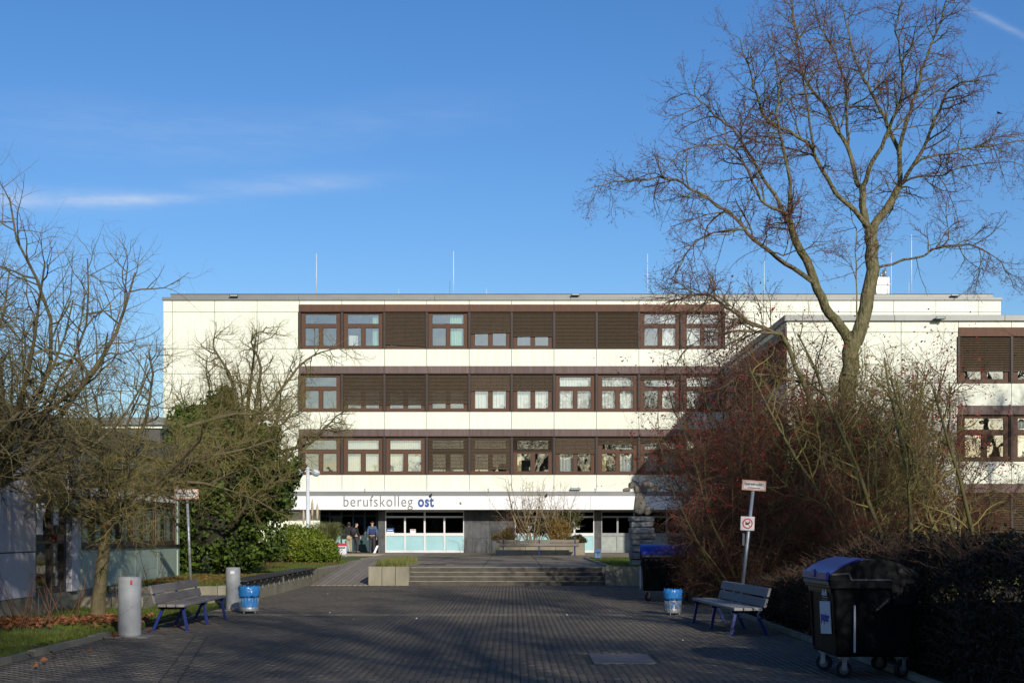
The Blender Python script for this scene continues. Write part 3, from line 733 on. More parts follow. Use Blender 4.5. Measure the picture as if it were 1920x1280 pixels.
def curtain_mesh(x0, x1, z0, z1, amp=.03, pitch=.16, m=None, y=.45):
    b = MB(); n = max(4, int((x1 - x0) / pitch * 4)); pts = []
    for i in range(n + 1):
        x = x0 + (x1 - x0) * i / n; pts.append((x, y + amp * math.sin((x - x0) / pitch * 2 * math.pi) + .01 * math.sin(x * 31)))
    for i in range(n):
        (xa, ya), (xb, yb) = pts[i], pts[i + 1]
        b.quad([(xa, ya, z0), (xb, yb, z0), (xb, yb, z1), (xa, ya, z1)], 0, True)
        b.quad([(xa, ya + .004, z0), (xa, ya + .004, z1), (xb, yb + .004, z1), (xb, yb + .004, z0)], 0, True)
    return b.mesh('curtain', m or CURTAIN)
def slats_mesh(x0, x1, z0, z1):       # vertical-louvre blind behind the glass
    b = MB(); x = x0
    while x < x1 - .02:
        b.hexa([(x, .45, z0), (x + .085, .42, z0), (x + .087, .425, z0), (x + .002, .455, z0), (x, .45, z1), (x + .085, .42, z1), (x + .087, .425, z1), (x + .002, .455, z1)]); x += .1
    return b.mesh('vertical_blind', CURTAIN)
_bl = {}
def get_blind(*a, **k):
    key = (a, tuple(sorted((q, str(v)) for q, v in k.items())))
    if key not in _bl: _bl[key] = blind_mesh(*a, **k)
    return _bl[key]
def window(parent, loc, rz=0.0, blind=None, inner=(), local=False):
    w = inst('window', WINM, parent, loc, rz, local=local)
    for p in PANES: inst('pane', p, w, (0, 0, 0))
    if blind: inst('blind', get_blind(*blind[0], **blind[1]) if isinstance(blind[0], tuple) else get_blind(*blind), w, (0, 0, 0))
    for nm, me in inner: inst(nm, me, w, (0, 0, 0))
    return w
GC1 = curtain_mesh(1.7, 2.15, .0, H, .04, .14, GREENCURT); GC2 = curtain_mesh(1.3, 2.15, .0, H, .04, .14, GREENCURT)
WC = curtain_mesh(.25, 2.15, .0, H, .03, .17); WCH = curtain_mesh(1.25, 2.15, .0, H * .95, .03, .17); WCL = curtain_mesh(.25, 1.1, .0, H * .9, .03, .17)
VS = slats_mesh(.22, 2.2, .05, H); VSL = slats_mesh(.22, 1.15, .05, 1.4)
WB = MB().box(.35, .85, .5, .55, .1, .8).mesh('cabinet', CURTAIN)
CAB = MB().box(.32, .55, .4, .7, 0, 1.0).mesh('cabinet', mat('pine_cabinet', (.55, .42, .2), .6))
LAMPR = MB().lathe([(.02, 0), (.3, .05), (.33, .09), (.05, .16)], 14, (.55, 1.6, 1.75)).mesh('ceiling_lamp', CURTAIN)
plm = MB()
for a in range(9): plm.tube([(1.85, .35, .28), (1.85 + .05 * math.cos(a), .35 + .03 * math.sin(a), .42), (1.85 + .14 * math.cos(a), .35 + .06 * math.sin(a), .56 + .02 * (a % 3))], [.012, .016, .003], 4)
plm.lathe([(.06, .0), (.09, .16)], 10, (1.85, .35, .12))
POTPL = plm.mesh('pot_plant', mat('houseplant', (.12, .22, .04), .5))
sheet = MB().box(.33, .37, .3, .5, .16, .26).box(1.7, 1.95, .3, .5, .16, .2).mesh('papers', PAPER)
R1 = [dict(inner=[('ceiling_lamp', LAMPR)]), dict(inner=[('curtain', GC1), ('cabinet', WB)]), dict(blind=(.93, 1.0, .10)), dict(inner=[('curtain', GC2)]), dict(blind=(.60, 1.05, -.06)), dict(blind=(.66, .95)),
      dict(blind=(.97, .8)), dict(blind=(.97, .8)), dict(inner=[('curtain', WCH)]), dict(inner=[('curtain', WCL)])]
R2 = [dict(), dict(blind=(.82, .8)), dict(blind=(.82, .8), inner=[('papers', sheet)]), dict(blind=(.77, .8)), dict(blind=(.42, 1.0), inner=[('curtain', WC)]), dict(blind=(.42, 1.0), inner=[('curtain', WC)]),
      dict(inner=[('curtain', WC)]), dict(inner=[('curtain', WC)]), dict(blind=(.14, .9), inner=[('curtain', WCH)]), dict(inner=[('curtain', WC)])]
R3 = [dict(), dict(inner=[('vertical_blind', VS), ('pot_plant', POTPL)]), dict(inner=[('vertical_blind', VS)]), dict(blind=(.84, .75)), dict(blind=(.84, .85)), dict(blind=(.36, .4), inner=[('cabinet', CAB)]),
      dict(blind=(.42, 1.05, .02), inner=[('curtain', WCL)]), dict(blind=(.16, .9), inner=[('curtain', WCH), ('cabinet', CAB)]), dict(blind=(.12, .9), inner=[('curtain', WC)]), dict(inner=[('curtain', WC)])]
for (bot, top, lt), R in zip(ROWS, (R1, R2, R3)):
    for k in range(NW):
        window(MBD, (X0 + MOD * k, FY, fz(bot)), **R[k])
    for k in range(NW + 1): inst('window_post', POSTM, MBD, (X0 + MOD * k, FY, fz(bot)), local=False)

# parapet
seg = [306, 560, 815, 1070, 1325, 1600, 1877]
for a, b in zip(seg[:-1], seg[1:]):
    bpart('parapet_cap', MB().box(fx(a) + (.004 if a != 306 else -.05), fx(b) - (.004 if b != 1877 else -.05), FY - .1, FY + .5, fz(563) - .005, fz(557.5)), PARAPET, .01)
    bpart('parapet_band', MB().box(max(fx(a) + .004, fx(320)), min(fx(b) - .004, fx(1862)), FY + .02, FY + .55, fz(557.4), fz(552)), PARAPET)
    bpart('parapet_edge', MB().box(max(fx(a), fx(319)), min(fx(b), fx(1863)), FY + .0, FY + .6, fz(551.9), fz(550.6)), DGREY)
def floodlight(px, py, y, w=.5):
    x, z = PX(px, y), PZ(py, y)
    e = empty('floodlight', (x, y, z), 'small black floodlight under the roof edge, ' + {440: 'leftmost', 1079: 'middle one', 1789: 'far right', 1210: 'at the right wing', 1078: 'above the white fascia'}.get(px, ''), 'floodlight', 'small facade lights')
    MB().hexa([(x - w / 2, y - .32, z - .06), (x + w / 2, y - .32, z - .06), (x + w / 2 - .05, y - .12, z - .08), (x - w / 2 + .05, y - .12, z - .08), (x - w / 2, y - .32, z + .05), (x + w / 2, y - .32, z + .05), (x + w / 2 - .05, y - .12, z + .06), (x - w / 2 + .05, y - .12, z + .06)]).obj('housing', BLACKM, e, local=False, bevel=.01)
    MB().box(x - .04, x + .04, y - .13, y - .003, z - .02, z + .02).obj('arm', GALV, e, local=False)
    MB().box(x - w / 2 + .04, x + w / 2 - .04, y - .328, y - .3205, z - .04, z + .03).obj('lens', LAMPG, e, local=False)
floodlight(440, 555.5, FY); floodlight(1079, 553.5, FY); floodlight(1789, 554.5, FY)
# lightning rods and roof objects
for i, (px, top, r) in enumerate(((589, 475, .03), (848, 471, .032), (840, 527, .018), (745, 541, .015), (911, 540, .015), (1222, 476, .03), (1404, 524, .018), (1443, 489, .025), (1693, 470, .028), (1713, 528, .015), (1725, 440, .035), (1843, 541, .015), (338, 545, .012))):
    x = fx(px); y = FY + 1.0 + (i % 3) * .8
    long_ = (551 - top) > 40
    e = empty('lightning_rod', (x, y, ZT), 'thin pale rod on the flat roof, ' + ['above the first window column', 'tallest one near the roof middle', 'short one beside the tall middle rod', 'very short one left of the roof middle', 'very short one right of the roof middle', 'tall one behind the outer maple twigs', 'short one behind the hanging twigs', 'tall one left of the maple trunk', 'tall one right of the flue stack', 'very short one between two tall rods', 'tallest one on the right', 'very short one near the right roof end', 'tiny one at the left roof corner'][i], 'rod', 'rods on the roof')
    MB().tube([(x, y, ZT), (x, y, PZ(top, y))], [r, r * .7], 6).obj('mast', METALW, e, local=False)
    if long_: MB().lathe([(.14, 0), (.14, .08), (.05, .1)], 10, (x, y, ZT)).obj('foot', CONC, e, local=False)
fl = empty('flue_stack', (fx(1656), FY + 3, ZT), 'metal ventilation box with slanted row of flues on the roof', 'flue')
fy = FY + 3
MB().box(PX(1643, fy), PX(1668, fy), fy, fy + 1.2, ZT, PZ(519, fy)).obj('box', STEEL, fl, local=False, bevel=.02)
MB().box(PX(1641, fy), PX(1669, fy), fy - .06, fy + 1.26, PZ(534.5, fy), PZ(532, fy)).obj('flange', METALW, fl, local=False)
for k, (px, top) in enumerate(((1652, 513), (1656, 509), (1659.5, 504), (1663.5, 500))):
    MB().tube([(PX(px, fy), fy + .4, PZ(519, fy)), (PX(px, fy), fy + .4, PZ(top, fy))], .055, 10).obj('flue', STEEL, fl, local=False)
x = fx(1431)
tag(MB().box(x - .45, x + .45, FY + 2, FY + 2.9, ZT, ZT + .02).box(x - .5, x + .5, FY + 1.9, FY + 3, ZT + .28, ZT + .34).box(x - .03, x + .03, FY + 2.4, FY + 2.46, ZT + .02, ZT + .28).obj('roof_vent', METALW), 'flat white vent cap on the roof left of the maple trunk', 'vent')

# ------------------------------------------------------------------ ground floor with fascia
SOF = fz(955)
edges = [541, 730, 918.5, 1107, 1290, 1372]
for a, b in zip(edges[:-1], edges[1:]):
    bpart('fascia_panel', MB().box(fx(a) + .006, fx(b) - .006, FY - .22, FY - .1, SOF, fz(929.5)), WHITE, .004)
bpart('fascia_core', MB().box(fx(541), fx(1372), FY - .095, FY + .11, SOF + .01, fz(919.5)), JOINT)
bpart('gutter_band', MB().box(fx(541), fx(1372), FY - .16, FY - .098, fz(929), fz(921.2)), PARAPET)
bpart('gutter_trim', MB().box(fx(541), fx(1372), FY - .2, FY - .098, fz(921), fz(918.8)), WHITE)
for px in (685, 916, 1116): bpart('downpipe_bracket', MB().tube([(fx(px), FY - .23, fz(922)), (fx(px), FY - .23, fz(916)), (fx(px), FY - .03, fz(915))], .018, 6), GALV)
GY = 85.4
def gx(px): return PX(px, GY)
def gz(py): return PZ(py, GY)
bpart('soffit', MB().box(fx(541), fx(1372), FY - .094, FY + 6, SOF + .0, SOF + .009), ROOM)
# slate cladding
def slate(pa, pb, n, rows=((.57, 1.42), (1.42, 2.28), (2.28, 3.01))):
    bpart('backing_wall', MB().box(gx(pa) + .02, gx(pb) - .02, GY + .061, GY + .26, T, SOF - .002), JOINT)
    for i in range(n):
        a = gx(pa) + (gx(pb) - gx(pa)) * i / n; b = gx(pa) + (gx(pb) - gx(pa)) * (i + 1) / n
        for z0, z1 in rows: bpart('slate_panel', MB().box(a + .004, b - .004, GY, GY + .06, z0 + .004, min(z1, SOF) - .006), SLATE, .003)
slate(709.5, 722.0, 1); slate(870.5, 965, 6); slate(1114.5, 1127, 1)
# shop-front like window group
def glazed(pa, pb, n, label_items=(), low=AQUA, fr=WFRAME, trans=True):
    w = bpart('ground_floor_window', MB(), fr); b = MB(); x0, x1 = gx(pa), gx(pb); y0, y1 = GY + .0, GY + .09
    zt0, zt1, zm0, zm1 = gz(968.5), gz(958), gz(1004.5), gz(1000)
    zb = gz(1031)
    b.box(x0, x1, y0, y1, T + .01, zb); b.box(x0, x1, y0, y1, SOF - .12, SOF - .002)
    b.box(x0, x1, y0 + .002, y1, zm0 - .0, zm1 + .04); b.box(x0, x1, y0 + .002, y1, zt0 - .05, zt0 + .05)
    for i in range(n + 1):
        x = x0 + (x1 - x0) * i / n; ww = .05
        za = SOF - .12 if i % 2 == 0 else zt0
        b.box(max(x0, x - ww), min(x1, x + ww), y0 - .004, y1, zb, za)
    me = b.mesh('ground_floor_window', fr); w.data = me
    for i in range(n):
        a = x0 + (x1 - x0) * i / n + .052; c = x0 + (x1 - x0) * (i + 1) / n - .052
        MB().box(a, c, y0 + .05, y0 + .07, zb + .002, zm0 - .002).obj('infill_panel', low, w, (0, 0, 0), local=False)
        MB().box(a, c, y0 + .05, y0 + .06, zm1 + .042, zt0 - .052).obj('pane', GLASSD, w, (0, 0, 0), local=False)
    for i in range(0, n, 2):
        a = x0 + (x1 - x0) * i / n + .052; c = x0 + (x1 - x0) * (i + 2) / n - .052
        MB().box(a, c, y0 + .05, y0 + .06, zt0 + .052, SOF - .122).obj('pane', GLASSD, w, (0, 0, 0), local=False)
    return w
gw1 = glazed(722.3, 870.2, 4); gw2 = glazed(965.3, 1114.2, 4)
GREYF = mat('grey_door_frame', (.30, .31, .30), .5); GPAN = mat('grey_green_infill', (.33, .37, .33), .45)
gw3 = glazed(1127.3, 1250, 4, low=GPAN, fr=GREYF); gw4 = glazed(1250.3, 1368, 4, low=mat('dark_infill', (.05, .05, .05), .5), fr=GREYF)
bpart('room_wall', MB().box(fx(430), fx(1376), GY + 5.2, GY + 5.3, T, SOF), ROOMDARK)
bpart('ground_floor_wall', MB().box(fx(306), gx(600), GY - .1, GY + .2, .3, SOF + .6), CREAM)
# entrance recess
EYY = GY + 1.6
ent = MB()
for px in (600, 618, 640, 662, 684, 706): ent.box(PX(px, EYY) - .05, PX(px, EYY) + .05, EYY, EYY + .1, T, SOF - .002)
ent.box(PX(600, EYY), PX(709, EYY), EYY + .002, EYY + .09, SOF - .35, SOF - .27)
ent.box(PX(600, EYY), PX(662, EYY), EYY + .002, EYY + .09, T + .95, T + 1.02)
en = bpart('entrance_front', ent, TEAL)
MB().box(PX(600, EYY), PX(662, EYY) - .06, EYY + .03, EYY + .06, T + .05, T + .94).obj('infill_panel', AQUA, en, (0, 0, 0), local=False)
MB().box(PX(601, EYY), PX(706, EYY), EYY + .04, EYY + .05, T + 1.03, SOF - .36).obj('pane', GLASSD, en, (0, 0, 0), local=False)
MB().box(PX(664, EYY), PX(706, EYY), EYY + .035, EYY + .06, T + .05, T + 1.0).obj('door_leaf', TEAL, en, (0, 0, 0), local=False)
MB().tube([(PX(686, EYY), EYY - .06, T + .8), (PX(686, EYY), EYY - .06, T + 1.5)], .018, 8).obj('handle', GALV, en, (0, 0, 0), local=False)
bpart('recess_side', MB().box(PX(708.8, GY), PX(709.3, GY), GY + .001, EYY + .1, T, SOF - .003), SLATE)
# lettering and marks on the fascia
ly = FY - .2205
text_obj('lettering', 'berufskolleg', .86, GREYTXT, MBD, (fx(645), ly - FY, fz(949.2)), offset=-.003, extrude=.012, width=fx(774.5) - fx(645), spacing=1.12)
text_obj('lettering', 'ost', .86, BLUETXT, MBD, (fx(784), ly - FY, fz(949.2)), offset=.028, extrude=.012, width=fx(814) - fx(784), spacing=1.1)
bpart('house_plate', MB().box(fx(861.5), fx(866), ly - .012, ly, fz(946), fz(939.5)), mat('plate_white', (.6, .65, .55), .5))
bpart('house_plate_mark', MB().box(fx(862.3), fx(865.2), ly - .016, ly - .0125, fz(945.2), fz(941.8)), mat('plate_green', (.02, .09, .03), .5))
for px, py in ((808, 928.5), (1024, 928.5)):
    cx = fx(px)
    e = empty('security_camera', (cx, FY - .2, fz(py)), 'tiny black camera on the white fascia ' + ('above the blue lettering' if px < 900 else 'behind the terrace shrubs'), 'camera', 'fascia cameras')
    MB().lathe([(.02, .05), (.07, .02), (.07, -.04), (.03, -.09)], 10, (cx, FY - .33, fz(py))).obj('dome', BLACKM, e, local=False)
    MB().bar((cx, FY - .33, fz(py) + .05), (cx + .05, FY - .17, fz(py) + .09), .04, .04).obj('bracket', BLACKM, e, local=False)
floodlight(1078, 916.5, FY - .05, .6)
MB().box(gx(722.9) + .05, gx(738.5), GY + .035, GY + .045, gz(999.6), gz(996.2)).box(gx(722.9) + .05, gx(738.5), GY + .034, GY + .045, gz(996.2), gz(989.5), 1).obj('notice', [PAPER, BLUETXT], gw1, (0, 0, 0), local=False)
MB().box(gx(726), gx(736.5), GY + .031, GY + .0338, gz(994), gz(992.6)).obj('notice_line', PAPER, gw1, (0, 0, 0), local=False)
MB().box(gx(769), gx(779.5), GY + .035, GY + .045, gz(1000), gz(991.5)).box(gx(770), gx(778.5), GY + .033, GY + .0349, gz(993.6), gz(992.4), 1).obj('notice', [PAPER, RED], gw1, (0, 0, 0), local=False)
MB().box(gx(990), gx(1001), GY + .035, GY + .045, gz(994), gz(986)).obj('notice', PAPER, gw2, (0, 0, 0), local=False)
MB().box(gx(1078), gx(1087), GY + .035, GY + .045, gz(992), gz(986)).obj('notice', PAPER, gw2, (0, 0, 0), local=False)

# ------------------------------------------------------------------ right wing
WY = 67.1
WX = PX(1475, WY)
WG = empty('school_wing', (WX, WY, 0), 'cream three storey wing jutting forward behind the russet shrubs', 'building')
def wx(px): return PX(px, WY)
def wz(py): return PZ(py, WY)
def wpart(name, b, m, bevel=0.0): return b.obj(name, m, WG, local=False, bevel=bevel)
WTOP = wz(602)
WROWS = [wz(717.5), wz(717.5) - 3.51, wz(717.5) - 7.02]
X1 = wx(1797)
WE = 42.0
def wbox(x0, x1, z0, z1): return MB().box(x0, x1, WY + .12, WY + .3, z0, z1)
wpart('backing_wall', wbox(WX + .3, X1, .0, WTOP), JOINT)
NWW = 5
for i, zb in enumerate(WROWS):
    top = zb + H + .41
    nxt = WTOP if i == 0 else WROWS[i - 1]
    wpart('backing_wall', wbox(X1 + .001, WE, zb + H, nxt), JOINT)
    for k in range(NWW):
        window(WG, (X1 + MOD * k, WY, zb), blind=[(.72, .75), (.0, .0), (.86, .6)][i] if i != 1 and k < 3 else (None if i == 1 else (.9, .7)), inner=[('curtain', WC)] if (i == 1 and k) else [])
        inst('window_post', POSTM, WG, (X1 + MOD * k, WY, zb), local=False)
        MB().box(X1 + MOD * k + .011, X1 + MOD * (k + 1) - .011, WY, WY + .1, top + .011, nxt - .011 if i else WTOP - .005).obj('cladding_panel', CREAM, WG, local=False, bevel=.006)
        if k % 2 == 0: MB().box(X1 + MOD * k - .0, X1 + MOD * (k + 2) - .006, WY - .07, WY + .11, zb + H + .01, top).obj('lintel_band', COPPER if i == 0 else COPPER2, WG, local=False, bevel=.008)
    wpart('sill', MB().box(X1 - .02, X1 + MOD * NWW, WY - .05, WY + .2, zb - .012, zb + .02), POST)
    wpart('room_wall', MB().box(WX + .5, WE, WY + 5, WY + 5.1, zb - .6, zb + H + .6), ROOM)
    wpart('floor_slab', MB().box(WX + .5, WE, WY + .31, WY + 6, zb - 1.0, zb - .7), ROOM)
ncol = int(round((X1 - WX) / MOD)); cw = (X1 - WX) / ncol
levels = [WTOP]
for zb in WROWS: levels += [zb + H + .2, zb]
levels.append(.5)
for a, b in zip(levels[:-1], levels[1:]):
    for k in range(ncol):
        MB().box(WX + cw * k + .011, WX + cw * (k + 1) - .011, WY, WY + .1, b + .011, a - .011).obj('cladding_panel', CREAM, WG, local=False, bevel=.006)
wpart('base_wall', MB().box(WX + .31, WE, WY + .02, WY + .11, .5, WROWS[2] - .02), BASEW)
# wing left side
SYE = FY - .26
ns = 7; sw = (SYE - WY) / ns
wpart('backing_wall', MB().box(WX + .12, WX + .299, WY + .11, SYE, 0, WTOP), JOINT)
for i, zb in enumerate(WROWS):
    nxt = WTOP if i == 0 else WROWS[i - 1]
    top = zb + H + .41
    for k in range(ns):
        ya, yb = WY + sw * k + .011, WY + sw * (k + 1) - .011
        MB().box(WX, WX + .1, ya, yb, top + .011, nxt - .011).obj('cladding_panel', CREAM, WG, local=False, bevel=.006)
        MB().box(WX - .07, WX + .11, ya - .01, yb + .01, zb + H, top).obj('lintel_band', COPPER2, WG, local=False)
        w = window(WG, (WX, yb, zb), rz=-math.pi / 2, blind=[(.9, .8), (.8, .7), (.9, .8)][i])
for k in range(ns): MB().box(WX, WX + .1, WY + sw * k + .011, WY + sw * (k + 1) - .011, .5, WROWS[2] - .02).obj('cladding_panel', CREAM, WG, local=False, bevel=.006)
# roof edge
for k in range(6):
    wpart('parapet_cap', MB().box(WX - .12 + (WE - WX) * k / 6, WX - .12 + (WE - WX) * (k + 1) / 6 - .008, WY - .14, WY + .5, WTOP + .0, wz(591)), PARAPET, .01)
for k in range(5):
    ya = WY + .51 + (SYE - WY - .51) * k / 5; yb = WY + .51 + (SYE - WY - .51) * (k + 1) / 5
    wpart('parapet_cap', MB().box(WX - .12, WX + .5, ya, yb - .008, WTOP, wz(591)), PARAPET, .01)
wpart('roof_slab', MB().box(WX + .5, WE, WY + .5, SYE, WTOP - .3, WTOP + .1), DGREY)
wpart('side_wall', MB().box(WE - .3, WE, WY + .31, SYE, 0, WTOP - .31), CREAM)
x, z = wx(1760), wz(597)
floodlight(1760, 597, WY - .14, .45); bpy.data.objects['floodlight.004']['label'] = 'small floodlight on the roof edge of the right wing'
# low white wall with a wire fence before the wing
gw = empty('garden_wall', (17, 60, .6), 'low white wall behind the shrubs in front of the right wing', 'wall')
for k in range(6): MB().box(10.5 + 2.4 * k + .01, 10.5 + 2.4 * (k + 1) - .01, 60, 60.2, .55, 1.42).obj('wall_panel', BASEW, gw, local=False, bevel=.01)
wf = empty('wire_fence', (17, 59, .6), 'low wire mesh fence before the white wall near the right wing', 'fence')
for k in range(7): MB().tube([(10.5 + 2.4 * k, 59, .5), (10.5 + 2.4 * k, 59, 1.62)], .025, 6).obj('fence_post', DGREY, wf, local=False)
b = MB()
for k in range(97): b.box(10.5 + .15 * k - .004, 10.5 + .15 * k + .004, 58.996, 59.004, .6, 1.6)
for k in range(8): b.box(10.5, 24.9, 58.99, 58.995, .62 + .138 * k, .628 + .138 * k)
b.obj('mesh_panel', DGREY, wf, local=False)

# ------------------------------------------------------------------ left pavilion
PXW = -9.7
PV = empty('pavilion', (PXW, 34, .4), 'single storey pavilion with pale wall and brown glazed door behind the left trees', 'building')
def ppart(name, b, m, bevel=0.0): return b.obj(name, m, PV, local=False, bevel=bevel)
PB, PTOP = .45, 3.68
def py_(px): return -PXW * F / (960 - px)
ppart('core', MB().box(-26, PXW - 4.2, 18, 43.6, 0, PTOP), ROOMDARK)
ppart('floor', MB().box(PXW - 4.2, PXW - .02, 18, 43.6, 0, PB), CONC)
ppart('ceiling', MB().box(PXW - 4.2, PXW - .2, 18, 43.6, 3.3, 3.4), ROOM)
# pale wall panels before the door
yy = [18.2, 20.6, 23.0, 25.4, 27.9, py_(67)]
for a, b in zip(yy[:-1], yy[1:]):
    ppart('cladding_panel', MB().box(PXW - .15, PXW, a + .008, b - .008, PB, 1.34), PAVW, .006)
    ppart('cladding_panel', MB().box(PXW - .15, PXW, a + .008, b - .008, 1.36, PTOP), PAVW, .006)
ppart('wall_core', MB().box(PXW - .3, PXW - .151, 18, yy[-1] - .01, PB, PTOP), JOINT)
# glazed door
d0, d1 = py_(69), py_(129)
dm = MB()
for y in (d0, (d0 + d1) / 2 + .05, d1 - .16): dm.box(PXW - .2, PXW - .06, y, y + .16, PB, 3.26)
for z in (PB, 1.5, 2.36, 3.14): dm.box(PXW - .198, PXW - .062, d0 + .01, d1 - .01, z, z + (.14 if z != 1.5 else .08))
dr = ppart('door', dm, DBROWN)
ppart('door_header', MB().box(PXW - .15, PXW, d0 - .0, d1 + .0, 3.265, PTOP), PAVW)
MB().box(PXW - .13, PXW - .12, d0 + .17, d1 - .17, PB + .15, 1.49).obj('pane', GLASSP, dr, (0, 0, 0), local=False)
MB().box(PXW - .13, PXW - .12, d0 + .17, d1 - .17, 1.59, 2.35).obj('pane', GLASSP, dr, (0, 0, 0), local=False)
MB().box(PXW - .13, PXW - .12, d0 + .17, d1 - .17, 2.51, 3.13).obj('pane', GLASSP, dr, (0, 0, 0), local=False)
MB().box(PXW - .1, PXW + .03, d0 + 1.25, d0 + 1.75, 1.55, 1.72).obj('letter_box', mat('dark_red_box', (.16, .02, .02), .4), dr, (0, 0, 0), local=False, bevel=.01)
MB().box(PXW - .115, PXW - .11, d0 + .35, d0 + .75, 1.7, 2.2).obj('notice', PAPER, dr, (0, 0, 0), local=False)
MB().box(PXW - .115, PXW - .11, d0 + 1.45, d0 + 1.85, 1.9, 2.3).obj('notice', PAPER, dr, (0, 0, 0), local=False)
p0, p1 = py_(130), py_(153)
ppart('pilaster', MB().box(PXW - .3, PXW + .06, p0, p0 + .45, PB, PTOP), PAVW, .01)
ppart('cladding_panel', MB().box(PXW - .2, PXW - .01, p0 + .46, p1, PB, PTOP), PAVG, .006)
# window strip with panels
y = p1 + .01; k = 0
wm = 2.39
while y < 43.2:
    ye = min(y + wm, 43.6)
    ppart('cladding_panel', MB().box(PXW - .15, PXW, y + .008, ye - .008, PB, 1.36), PAVG, .006)
    fb = MB(); xx0, xx1 = PXW - .085, PXW - .045
    for yy0, ww in ((y + .06, .12), (y + wm * .48, .12), (ye - .18, .12)): fb.box(xx0, xx1, yy0, yy0 + ww, 1.44, 2.56)
    fb.box(xx0 + .002, xx1 - .002, y + .05, ye - .05, 1.40, 1.52); fb.box(xx0 + .002, xx1 - .002, y + .05, ye - .05, 2.44, 2.58)
    wn_ = ppart('window', fb, DBROWN)
    MB().box(PXW - .07, PXW - .064, y + .18, ye - .18, 1.52, 2.44).obj('pane', GLASSP, wn_, (0, 0, 0), local=False)
    MB().box(PXW - .17, PXW - .16, y + .65, y + 1.05, 1.3, 2.6).box(PXW - .17, PXW - .16, y + 1.7, y + 2.2, 1.3, 2.6).box(PXW - .155, PXW - .145, y + .12, y + 2.28, 2.2, 2.6).obj('curtain', CURTAIN, wn_, (0, 0, 0), local=False)  # white sheets standing in for the pale reflection in the panes
    ppart('head_panel', MB().box(PXW - .14, PXW - .02, y + .01, ye - .01, 2.585, 2.78), CURTAIN)
    ppart('clerestory_blind', MB().box(PXW - .12, PXW - .06, y + .05, ye - .05, 2.79, 3.34), DGREY)
    ppart('cladding_panel', MB().box(PXW - .15, PXW, y + .008, ye - .008, 3.35, PTOP), CREAM, .006)
    ppart('mullion', MB().box(PXW - .2, PXW - .02, ye - .05, ye + .05, 1.405, 3.34), MBROWN)
    y = ye
ppart('sill', MB().box(PXW - .2, PXW + .07, p1, 43.6, 1.362, 1.40), POST)
ppart('end_wall', MB().box(-26, PXW - .01, 43.4, 43.6, 0, PTOP), PAVG)
for k in range(6):
    ppart('roof_edge', MB().box(PXW - .5, PXW + .35, 17.5 + 4.4 * k, 17.5 + 4.4 * (k + 1) - .01, PTOP + .004, 4.14), DGREY, .01)
ppart('roof', MB().box(-26, PXW - .51, 17.5, 43.9, PTOP + .005, 4.05), DGREY)
# link building behind
LY = 56.0
LK = empty('link_building', (-17, LY, .4), 'low link building with grey roof edge far behind the left trees', 'building')
def lpart(name, b, m, bevel=0.0): return b.obj(name, m, LK, local=False, bevel=bevel)
lx0, lx1 = -26, PX(300, LY)
lpart('wall', MB().box(lx0, lx1, LY, LY + 9, .4, PZ(803, LY)), DGREY)
lpart('fascia', MB().box(lx0, lx1 + .1, LY - .1, LY + 9, PZ(802.8, LY), PZ(797, LY)), CREAM)
lpart('roof_edge', MB().box(lx0, lx1 + .2, LY - .25, LY + 9.2, PZ(796.8, LY), PZ(783, LY)), PARAPET)
for k in range(4):
    w = lpart('window', MB().box(lx1 - 2.4 * (k + 1) + .1, lx1 - 2.4 * k - .1, LY - .05, LY - .004, 1.6, 2.6), MBROWN)
    MB().box(lx1 - 2.4 * (k + 1) + .3, lx1 - 2.4 * k - .3, LY - .06, LY - .0505, 1.75, 2.45).obj('pane', GLASSD, w, (0, 0, 0), local=False)

# ------------------------------------------------------------------ the maple
def wood_objs(pl, e, wname, tname, wm, tm, loc, smooth=True):
    bpy_o = bpy.data.objects.new(wname, pl.wood.mesh(wname, wm, True)); put(bpy_o, e, loc, local=True)
    t = None
    if pl.twig.g:
        tag(bpy_o, kind='stuff') if wname not in ('trunk', 'trunk_and_limbs') else None
        t = bpy.data.objects.new(tname, pl.twig.mesh(tname, tm, False)); put(t, e, loc, local=True); tag(t, kind='stuff')
    return bpy_o, t
MY = 40.0
MPX, MPZ = PX(1574, MY), 0.0
maple_par = dict(n=[6, 6, 5, 3], wig=[.05, .16, .20, .22], trop=[0, .02, -.03, .10], cpm=[0, 3.6, 6.4, 9.0], ang=[0, 52, 52, 48], len=[(0, 0), (.9, 2.2), (.45, 1.2), (.16, .5)],
                 rad=[0, .022, .0095, .0056], sides=[9, 6, 4, 3], end=.4, short=.55, t0=.12)
mp = Plant(41, maple_par, 2)
def L(pts, d0, d1, r0, r1, t0=.25, lvl=0):
    """limb: photo points with depth running from MY+d0 to MY+d1"""
    n = len(pts); out = []
    for i, (a, b) in enumerate(pts):
        Y = MY + d0 + (d1 - d0) * i / (n - 1)
        # keep the real 3D place: x and z from the sight line at that depth
        x, yv, z = P3(a, b, Y); out.append((x - MPX, yv - MY, z - MPZ))
    mp.limb(out, r0, r1, lvl, t0)
S = 1 / 70.0
L([(1574, 1122), (1576, 1000), (1580, 880), (1588, 750), (1598, 660), (1607, 620)], 0, 0, 0.285, 0.215, 2)
L([(1604, 640), (1618, 596), (1633, 533), (1635, 460), (1630, 431)], 0, .3, 0.205, 0.165, 2)
L([(1632, 440), (1647, 412), (1667, 383), (1686, 349)], .3, .9, 0.1254, 0.095, .6)
L([(1686, 352), (1685, 286), (1657, 223), (1633, 174), (1613, 136), (1590, 60), (1580, 10)], .9, 2.6, 0.076, 0.014)
L([(1685, 290), (1700, 228), (1717, 174), (1739, 107), (1763, 39), (1776, -5)], 1.0, .2, 0.0646, 0.014)
